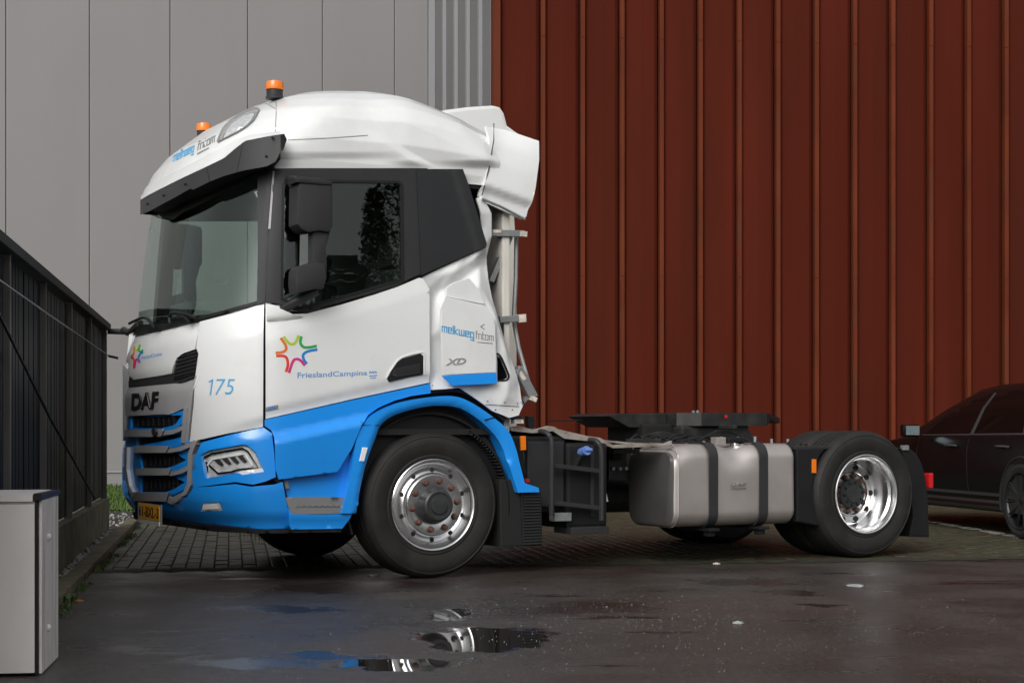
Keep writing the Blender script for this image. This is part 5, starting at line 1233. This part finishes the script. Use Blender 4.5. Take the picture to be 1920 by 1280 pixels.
plate('white_tag', [(1132, 925), (1137, 922), (1141, 940), (1132, 940)], .4, .01, 'lampwhite')
# brackets and valves between the boxes and the tank
for (x0, y0, x1, y1, v, m_) in ((1142, 838, 1175, 900, .55, 'steel_dark'), (1150, 848, 1166, 862, .5, 'pitch'), (1180, 822, 1240, 832, .4, 'steel_dark'), (1150, 842, 1200, 850, .35, 'steel_dark')):
    plate('valve_bracket', [(x0, y0), (x1, y0), (x1, y1), (x0, y1)], v, .05, m_)
for k, x in enumerate((1147, 1160, 1171)):
    c_ = T.P(x, 878, .54); bm = bmesh.new(); add_tube(bm, [c_, (c_[0], c_[1]-.03, c_[2])], .014, 8); bm_link('bracket_bolt', bm, 'zinc', truck, smooth=True)
rs_ = random.Random(3)
for k in range(9):
    a = T.P(1180+k*16, 826+rs_.uniform(-3, 6), .5); b = T.P(1200+k*22, 812+rs_.uniform(0, 14), .75); c = T.P(1220+k*24, 822+rs_.uniform(0, 10), .7)
    tube('air_line', catmull([a, ((a[0]+b[0])/2, .6, max(a[2], b[2])+.02), b, c], 4), .008, 'pitch', truck, seg=6)

box('far_air_tanks', (.8, 1.75, .36), (1.7, 2.4, .88), 'pitch', truck, .06)
box('far_fuel_tank', (1.8, 1.8, .30), (3.1, 2.45, .88), 'steel_dark', truck, .1)
box('gearbox', (.55, .95, .40), (1.6, 1.55, .84), 'pitch', truck, .06)
# fuel tank
u1 = T.at(1265, 900, .02)[0]; u2 = T.at(1490, 900, .02)[0]; zb_ = .285; zt_ = .905
def tank_sec(y0=.02, y1=.66, z0=zb_, z1=zt_, r=.11, n=8):
    o = []
    for (cy, cz, a0) in ((y0+r, z0+r, math.pi), (y1-r, z0+r, 1.5*math.pi), (y1-r, z1-r, 0), (y0+r, z1-r, .5*math.pi)):
        for k in range(n+1): t = a0+math.pi/2*k/n; o.append((cy+r*math.cos(t), cz+r*math.sin(t)))
    return o
def dent(u, y, z):
    d = 0
    q = math.exp(-((u-2.56)/.14)**2-((z-.86)/.11)**2); d1 = .045*q
    q2 = math.exp(-((u-u1)/.10)**2-((z-.90)/.09)**2); d2 = .05*q2
    return d1, d2
sec = tank_sec(n=10); N_ = len(sec); vs = []; fs = []
us = [u1+.0]+[u1+.02+(u2-u1-.04)*k/60 for k in range(61)]+[u2]
dens_sec = []
for i in range(N_):
    a = np.array(sec[i]); b = np.array(sec[(i+1) % N_]); n = max(1, int(np.linalg.norm(b-a)/.03))
    for k in range(n): dens_sec.append(tuple(a+(b-a)*k/n))
N_ = len(dens_sec)
for i, u in enumerate(us):
    sc_ = .965 if i in (0, len(us)-1) else 1.0
    for (y, z) in dens_sec:
        cy, cz = .34, .595; yy = cy+(y-cy)*sc_; zz = cz+(z-cz)*sc_; d1, d2 = dent(u, yy, zz)
        front = max(0, min(1, (.30-yy)/.2))
        wv = .004*math.sin(u*9+z*7)*front
        vs.append((u+ (d2*.5 if i < 3 else 0), yy+(d1+d2)*front+wv, zz-(d1*.8+d2)*max(0, min(1, (zz-.6)/.25))))
for i in range(len(us)-1):
    for k in range(N_): a = i*N_+k; b = i*N_+(k+1) % N_; fs.append((a, b, b+N_, a+N_))
fs.append(tuple(range((len(us)-1)*N_, len(us)*N_)))
bm = bmesh.new(); bv = [bm.verts.new(v) for v in vs]
for f in fs: bm.faces.new([bv[i] for i in f])
tank = bm_link('fuel_tank', bm, 'alu', truck, smooth=True, angle=math.radians(50))
sec2 = [(.34+(y-.34)*.962, .595+(z-.595)*.962) for y, z in dens_sec]
bm = bmesh.new(); A = [bm.verts.new((u1+.002+.5*dent(u1, y, z)[1], y+dent(u1, y, z)[1]*.6, z-dent(u1, y, z)[1])) for y, z in sec2]; B = [bm.verts.new((u1-.012, .34+(y-.34)*.9, .595+(z-.595)*.9-.02*(z > .85))) for y, z in sec2]
for k in range(N_): bm.faces.new((A[k], A[(k+1) % N_], B[(k+1) % N_], B[k]))
bm.faces.new(B); bm_link('tank_end_cap', bm, 'aludark', tank, smooth=True)
tube('weld_ring', [(u1+.03, .34+(y-.34)*1.006, .595+(z-.595)*1.006) for y, z in dens_sec], .005, 'alu', tank, closed=True, seg=6)
bm = bmesh.new(); rs2 = random.Random(11)
for k in range(14):
    pass
bm.free()
for (xp, nm) in ((1338, 'tank_strap'), (1432, 'tank_strap')):
    uc = T.at(xp, 900, .01)[0]; hw = .040; vs = []; fs = []
    S2 = [(.34+(y-.34)*1.016, .595+(z-.595)*1.016) for y, z in dens_sec]; S3 = [(.34+(y-.34)*1.04, .595+(z-.595)*1.04) for y, z in dens_sec]
    for du, S_ in ((-hw, S2), (-hw, S3), (hw, S3), (hw, S2)):
        for y, z in S_: vs.append((uc+du, y, z))
    for q in range(4):
        for k in range(N_): a = q*N_+k; b = q*N_+(k+1) % N_; c2 = ((q+1) % 4)*N_; fs.append((a, b, c2+(k+1) % N_, c2+k))
    bm = bmesh.new(); bv = [bm.verts.new(v) for v in vs]
    for f in fs: bm.faces.new([bv[i] for i in f])
    st_ = bm_link(nm, bm, 'darkgrey', tank, smooth=True, angle=math.radians(40))
    box('strap_bolt', (uc-.03, .03, zb_-.075), (uc+.03, .10, zb_-.012), 'black', st_, .006)
    box('strap_bracket', (uc-.05, -.0, zb_-.035), (uc+.05, .7, zb_-.014), 'black', st_, .004)
zc = T.P(1385, 846, .16)
bm = bmesh.new(); add_tube(bm, [(zc[0], .19, .86), (zc[0], .175, .918)], .052, 20); bm_link('filler_cap', bm, 'chrome', tank, smooth=True)
box('cap_cover', (zc[0]-.10, .15, .915), (zc[0]+.05, .26, .955), 'black', tank, .012)
box('cap_lug', (zc[0]-.20, .17, .895), (zc[0]-.11, .25, .955), 'alu', tank, .005)
uL = T.at(1370, 908, .018)[0]; uR = T.at(1398, 908, .018)[0]; zL = T.at(1370, 914, .018)[1]
text_plane('embossed_letters', 'DAF', 'chrome', tank, (uL, zL+.012), (uR, zL+.012), .022, .011, bold=.02, th=.004)
box('emboss_underline', (uL, .010, zL-.006), (uR, .014, zL), 'chrome', tank)

# rear mudguards, marker, lamps
mg = T.at(1492, 850, .05); 
top = [T.at(1490, 852, .04), T.at(1528, 856, .04)]
prism('mudguard_front_half', [(3.14, .30), (3.36, .26), (3.36, .28), (3.30, .60), (3.36, .80), (3.42, .865), (3.14, .872)], 1, .03, .62, 'black', truck, .012)
prism('mudguard_top_plate', [(3.13, .86), (3.46, .86), (3.52, .885), (3.13, .885)], 1, .03, .66, 'darkgrey', truck, .005)
plate('marker_lamp', [(1523, 860), (1531, 861), (1531, 887), (1523, 886)], .022, .02, 'amber', bev=.003)
c_ = T.P(1507, 850, .2); bm = bmesh.new(); add_tube(bm, [(c_[0], .2, .885), (c_[0], .2, .90)], .03, 12); bm_link('plate_cap', bm, 'black', truck)
rf = prism('rear_mudguard', [(4.27, .86), (4.35, .865), (4.43, .82), (4.49, .74), (4.535, .62), (4.56, .45), (4.575, .13), (4.36, .14), (4.40, .30), (4.37, .62)], 1, .12, .62, 'black', truck, .012)
box('mudguard_clip', (4.28, .10, .845), (4.34, .14, .885), 'zinc', rf, .004)
uz = T.at(1742, 898, .35); box('tail_lamp', (4.585, .13, .53), (4.63, .20, .655), 'red', truck, .01)
box('lamp_bracket', (4.40, .5, .50), (4.60, .60, .68), 'black', truck, .01)
prism('rear_mudguard', [(3.14, .30), (3.36, .26), (3.30, .60), (3.42, .865), (3.14, .872)], 1, 1.88, 2.47, 'black', truck, .012)
# fifth wheel coupling
fw = empty('fifth_wheel', (0, 0, 0)); fw.parent = truck
zf = 1.13
pl_ = [(2.62, .92), (2.78, .80), (3.42, .78), (3.52, .86), (3.62, .95), (3.82, 1.13), (3.82, 1.19), (3.30, 1.20), (3.22, 1.25), (3.30, 1.30), (3.82, 1.31), (3.82, 1.37), (3.62, 1.55), (3.52, 1.64), (3.42, 1.72), (2.78, 1.70), (2.62, 1.58)]
bm = bmesh.new(); n_ = len(pl_); 
def fz(u): return zf+.018-.055*max(0, (u-3.45))/.5
A = [bm.verts.new((u, v, fz(u))) for u, v in pl_]; B = [bm.verts.new((u, v, fz(u)-.105*(1 if u < 3.5 else .4))) for u, v in pl_]
bm.faces.new(A); bm.faces.new(B[::-1])
for i in range(n_): bm.faces.new((A[i], A[(i+1) % n_], B[(i+1) % n_], B[i]))
bm_link('coupling_plate', bm, 'steel_dark', fw)
bm = bmesh.new(); add_prism(bm, [(2.06, zf-.01), (2.16, zf+.012), (2.6, zf+.010), (2.62, zf-.10), (2.25, zf-.10), (2.10, zf-.03)], 1, 1.05, 1.70, .004); bm_link('front_skid_plate', bm, 'steel_dark', fw)
box('coupling_body', (2.35, 1.0, .90), (3.40, 1.55, 1.06), 'pitch', fw, .02)
box('coupling_block', (2.62, .86, .90), (3.30, 1.0, 1.05), 'steel_dark', fw, .03)
for v in (.84, 1.60): prism('pedestal', [(2.80, .89), (3.42, .89), (3.30, .99), (3.22, 1.08), (3.00, 1.08), (2.92, .99)], 1, v, v+.10, 'steel_dark', fw, .008)
prism('side_stay', [(2.16, .90), (2.9, .90), (2.72, .95), (2.45, 1.0), (2.3, .97)], 1, .86, .93, 'steel_dark', fw, .006)
box('mounting_plate', (2.25, .76, .875), (3.75, 1.74, .90), 'steel_dark', fw, .004)
for u in np.linspace(2.3, 3.65, 9):
    bm = bmesh.new(); add_tube(bm, [(u, .80, .90), (u, .80, .935+.02*(int(u*10) % 2))], .014, 6); bm_link('mounting_bolt', bm, 'zinc', fw)
box('release_handle', (2.95, .60, 1.02), (2.99, .84, 1.05), 'steel_dark', fw, .005)
bm = bmesh.new(); add_tube(bm, [(3.0, .775, zf-.012), (3.0, .765, zf-.012)], .014, 10); bm_link('red_button', bm, 'red', fw)
for v in (1.1, 1.16): 
    bm = bmesh.new(); add_tube(bm, [(2.95, v, zf+.018), (2.95, v, zf+.04)], .012, 8); bm_link('grease_nipple', bm, 'zinc', fw)
box('deck_frame', (3.4, .60, .87), (4.3, .66, .90), 'steel_dark', truck, .004)
tube('lever', [(1.75, 1.5, 1.085), (2.2, 1.5, 1.09)], .006, 'steel_dark', fw, seg=6)
box('rear_cross_beam', (4.42, .75, .62), (4.52, 1.75, .84), 'steel_dark', truck, .008)

# ================================================================== BLACK CAR
CF = Frame(4.71, 15.3, math.atan2(.98, -.2))
car = empty('parked_car', (4.71, 15.3, 0), math.atan2(.98, -.2), 'black saloon car with tinted windows parked before the red hall, right edge', 'car')
# local x forward (0 = rear wheel), y to the left (towards the camera side = 0), body at negative y
cst = [(-1.05, .45, .78, .80, .66), (-.98, .30, .92, .95, .80), (-.6, .24, .96, 1.08, .88), (-.2, .22, .965, 1.30, .90), (.3, .22, .96, 1.42, .90), (.8, .22, .955, 1.465, .90), (1.2, .22, .95, 1.465, .90), (1.6, .22, .945, 1.42, .90), (2.0, .22, .94, 1.27, .90), (2.35, .22, .935, 1.08, .90), (2.6, .22, .93, .96, .89), (3.1, .23, .88, .90, .88), (3.6, .26, .78, .80, .84), (3.85, .35, .66, .68, .66)]
def car_sec(x):
    A = np.array(cst); zb = np.interp(x, A[:, 0], A[:, 1]); be = np.interp(x, A[:, 0], A[:, 2]); rf_ = np.interp(x, A[:, 0], A[:, 3]); hw = np.interp(x, A[:, 0], A[:, 4]); g = max(0, rf_-be-.03)
    yy = lambda inset: -.92+(hw-inset)
    P = [(hw-.05, zb), (hw-.005, zb+.06), (hw-.03, zb+.11), (hw, zb+.28), (hw+.01, be-.20), (hw-.005, be-.08), (hw-.03, be-.015), (hw-.05, be), (hw-.05-.30*g, be+g*.55), (hw-.05-.62*g, be+g*.92), (hw-.14-.62*g, rf_-.008), (hw*.5-.1*g, rf_), (0, rf_+.008)]
    return P
def smooth_sec(x):
    return car_sec(x)
vs = []; fs = []; xs_ = np.linspace(-1.05, 3.85, 70); K = 13
for x in xs_:
    P = smooth_sec(x); full = [(p[0], p[1]) for p in P]+[(-p[0], p[1]) for p in P[-2::-1]]
    for (y, z) in full: vs.append((x, y-.91, z))
W_ = 2*K-1
for i in range(len(xs_)-1):
    for k in range(W_-1):
        xm = (xs_[i]+xs_[i+1])/2
        # wheel openings
        zc_ = (vs[i*W_+k][2]+vs[i*W_+k+1][2])/2
        fs.append((i*W_+k, i*W_+k+1, (i+1)*W_+k+1, (i+1)*W_+k))
fs.append(tuple(range(W_))); fs.append(tuple(range((len(xs_)-1)*W_, len(xs_)*W_))[::-1])
bm = bmesh.new(); bv = [bm.verts.new(v) for v in vs]
for f in fs: bm.faces.new([bv[i] for i in f])
cb = bm_link('body', bm, 'caraint', car, smooth=True, angle=math.radians(30))
def car_y(x, z):
    P = smooth_sec(x); Z = [p[1] for p in P]; Y = [p[0] for p in P]; i = max(j for j in range(len(Z)) if Z[j] <= z+1e-6) if z >= Z[0] else 0
    if i >= len(Z)-1: return Y[-1]-.91
    t = (z-Z[i])/max(1e-6, Z[i+1]-Z[i]); return Y[i]+(Y[i+1]-Y[i])*t-.91
def car_patch(name, poly, m, parent, off=.004, th=.004, res=.05):
    P2 = [(a*200, b*200) for a, b in poly]; V, Fa = tri_fill(P2, (), res*200); V = V/200
    Y = np.array([car_y(a, b) for a, b in V]); O = np.stack([V[:, 0], Y+off, V[:, 1]], -1); I = O-[0, th, 0]
    nn = np.cross(O[Fa[:, 1]]-O[Fa[:, 0]], O[Fa[:, 2]]-O[Fa[:, 0]])
    if nn[:, 1].sum() < 0: Fa = Fa[:, ::-1]
    return skin(name, O, Fa, I, m, parent)
car_patch('front_side_window', [(1.13, .965), (2.12, .965), (1.85, 1.15), (1.5, 1.31), (1.15, 1.37)], 'carglass', car)
car_patch('rear_side_window', [(.10, .975), (1.06, .965), (1.10, 1.37), (.70, 1.39), (.32, 1.34)], 'carglass', car)
car_patch('quarter_window', [(-.40, .99), (.02, .98), (.24, 1.31), (-.05, 1.22)], 'carglass', car)
car_patch('pillar_trim', [(1.06, .965), (1.115, .965), (1.14, 1.375), (1.10, 1.375)], 'cartrim', car, off=.009, th=.006)
car_patch('pillar_trim', [(.03, .98), (.075, .98), (.31, 1.345), (.26, 1.33)], 'cartrim', car, off=.009, th=.006)
car_patch('belt_trim', [(-.4, .965), (2.2, .945), (2.2, .955), (-.4, .982)], 'cartrim', car, off=.007, th=.005)
car_patch('sill', [(.45, .24), (2.6, .24), (2.6, .33), (.45, .33)], 'carskirt', car, off=.008, th=.02)
car_patch('side_trim', [(.45, .37), (2.5, .37), (2.5, .40), (.45, .40)], 'cartrim', car, off=.006, th=.01)
car_patch('door_gap', [(1.075, .36), (1.083, .36), (1.083, .94), (1.075, .94)], 'pitch', car, off=.002, th=.004)
car_patch('door_gap', [(2.2, .36), (2.208, .36), (2.208, .92), (2.2, .92)], 'pitch', car, off=.002, th=.004)
car_patch('fender_vent', [(2.28, .66), (2.62, .655), (2.62, .675), (2.28, .68)], 'cartrim', car, off=.01, th=.01)
for x in (.22, 1.28):
    tube('door_handle', [(x, .0, .845), (x+.04, .03, .85), (x+.2, .032, .85), (x+.24, .0, .845)], .012, 'cartrim', car)
mh = box('mirror_housing', (2.02, .04, .93), (2.14, .22, 1.06), 'caraint', car, .025, smooth=True)
box('mirror_glass', (2.012, .055, .95), (2.018, .205, 1.045), 'mirrorglass', mh)
def car_wheel(x, y, side):
    r_ = bpy.data.objects.new('wheel', None); COL.objects.link(r_); r_.parent = car; r_.location = (x, y, .35)
    r_.rotation_euler = (0, 0, math.pi if side > 0 else 0)
    lathe('tyre', [(.262, .01), (.27, .0), (.31, -.006), (.335, .004), (.35, .03), (.35, .20), (.335, .225), (.27, .23)], (0, 0, 0), 'tyre', r_, seg=48)
    rim = lathe('rim', [(.262, .20), (.245, .15), (.245, .02), (.262, .004), (.268, -.004), (.262, -.010), (.25, .0), (.243, .018)], (0, 0, 0), 'carwheel', r_, seg=48)
    lathe('brake_disc', [(0, .10), (.2, .10), (.2, .12), (0, .12)], (0, 0, 0), 'pitch', r_, seg=24)
    for k in range(10):
        for d in (-.07, .07):
            a = 2*math.pi*k/10; bm = bmesh.new(); c1_ = Vector((math.cos(a)*.05, .03, math.sin(a)*.05)); c2_ = Vector((math.cos(a+d)*.25, .008, math.sin(a+d)*.25)); add_tube(bm, [c1_, c2_], [.013, .009], 6); bm_link('spoke', bm, 'carwheel', r_, smooth=True)
    lathe('centre_cap', [(0, .012), (.035, .012), (.055, .02), (.06, .04)], (0, 0, 0), 'carwheel', r_, seg=20)
    return r_
for x in (0, 2.97):
    lathe('wheel_arch', [(.0, .012), (.385, .012), (.405, .018), (.41, .0)], (x, .0, .36), 'pitch', car, seg=40, a0=math.radians(0), a1=math.radians(360)) if False else None
# dark arch recess disc with lip behind the wheels
for x in (0, 2.97):
    bm = bmesh.new()
    pts = [(x+.39*math.cos(t), .36+.39*math.sin(t)) for t in np.linspace(-.35, math.pi+.35, 30)]
    add_prism(bm, pts, 1, -.30, -.003); bm_link('wheel_arch', bm, 'pitch', car)
    tube('arch_lip', [(x+.395*math.cos(t), -.002, .36+.395*math.sin(t)) for t in np.linspace(-.3, math.pi+.3, 30)], .012, 'carskirt', car, seg=6)
    car_wheel(x, .012, 1)
    car_wheel(x, -1.83, -1)

# ================================================================== SMALL THINGS ON THE GROUND
bv_ = []; bf_ = []
rs3 = random.Random(5)
for k in range(900):
    px = rs3.gauss(1180, 260) if k % 3 else rs3.uniform(240, 1900); py = rs3.triangular(1075, 1275, 1150)
    x, y = ground(px, py); s = rs3.uniform(.0013, .0032); n0 = len(bv_); a = rs3.uniform(0, 3)
    for t in range(3): bv_.append((x+s*math.cos(a+t*2.1), y+s*1.4*math.sin(a+t*2.1), .001))
    bv_.append((x, y, .001+s*1.2)); bf_ += [(n0, n0+1, n0+3), (n0+1, n0+2, n0+3), (n0+2, n0, n0+3)]
o = link('glass_crumbs', bv_, bf_, 'glassbit', None, kind='stuff'); o['label'] = 'tiny glass crumbs scattered over the wet asphalt'
def litter(name, px, py, s, m, label, cat, seed):
    r = random.Random(seed); x, y = ground(px, py); bm = bmesh.new(); n = 9
    A = [bm.verts.new((x+s*math.cos(t)*r.uniform(.6, 1.1), y+s*1.3*math.sin(t)*r.uniform(.6, 1.1), .004+r.uniform(0, .006))) for t in np.linspace(0, 6.28, n+1)[:-1]]
    B = [bm.verts.new((v.co.x, v.co.y, .001)) for v in A]; C_ = bm.verts.new((x, y, .014))
    for i in range(n): bm.faces.new((A[i], A[(i+1) % n], C_)); bm.faces.new((A[i], B[i], B[(i+1) % n], A[(i+1) % n]))
    o = bm_link(name, bm, m, None); o['label'] = label; o['category'] = cat
litter('glass_shard', 1605, 1098, .07, 'glassbit', 'long clear shard lying on the asphalt before the rear wheel', 'shard', 1)
litter('glass_shard', 1384, 1168, .03, 'glassbit', 'small greenish shard on open asphalt before the fuel tank', 'shard', 2)
litter('fallen_leaf', 148, 1127, .035, 'leaf_orange', 'orange leaf lying beside the kerb by the weeds', 'leaf', 3)
litter('stone', 1344, 1057, .03, 'rawend', 'small brown stone on the asphalt below the fuel tank', 'stone', 4)
litter('plastic_scrap', 700, 1078, .05, 'txt_grey', 'grey scrap of plastic beside the front tyre', 'scrap', 5)
def weed(px, py, h, n, label, seed):
    r = random.Random(seed); x, y = ground(px, py); vs = []; fs = []
    for k in range(n):
        a = r.uniform(0, 6.28); L = h*r.uniform(.5, 1.2); w_ = L*.22; n0 = len(vs); c, s = math.cos(a), math.sin(a); bx, by = x+r.uniform(-.05, .05), y+r.uniform(-.08, .08)
        e = r.uniform(.3, .9)
        P = [(0, 0, 0), (.4, w_/L, .6), (.4, -w_/L, .6), (1, 0, .5)]
        for (p, q, z) in P: vs.append((bx+c*p*L*e-s*q*L, by+s*p*L*e+c*q*L, z*L))
        fs += [(n0, n0+1, n0+2), (n0+1, n0+3, n0+2)]
    o = link('weed', vs, fs, 'weed', None); o['label'] = label; o['category'] = 'weed'
weed(124, 1128, .07, 46, 'green weeds growing at the kerb beside the cabinet', 1)
weed(114, 1158, .035, 16, 'tiny pale weed nearest to the cabinet corner', 2)
weed(222, 1045, .04, 14, 'low weed at the kerb where pavers meet asphalt', 3)
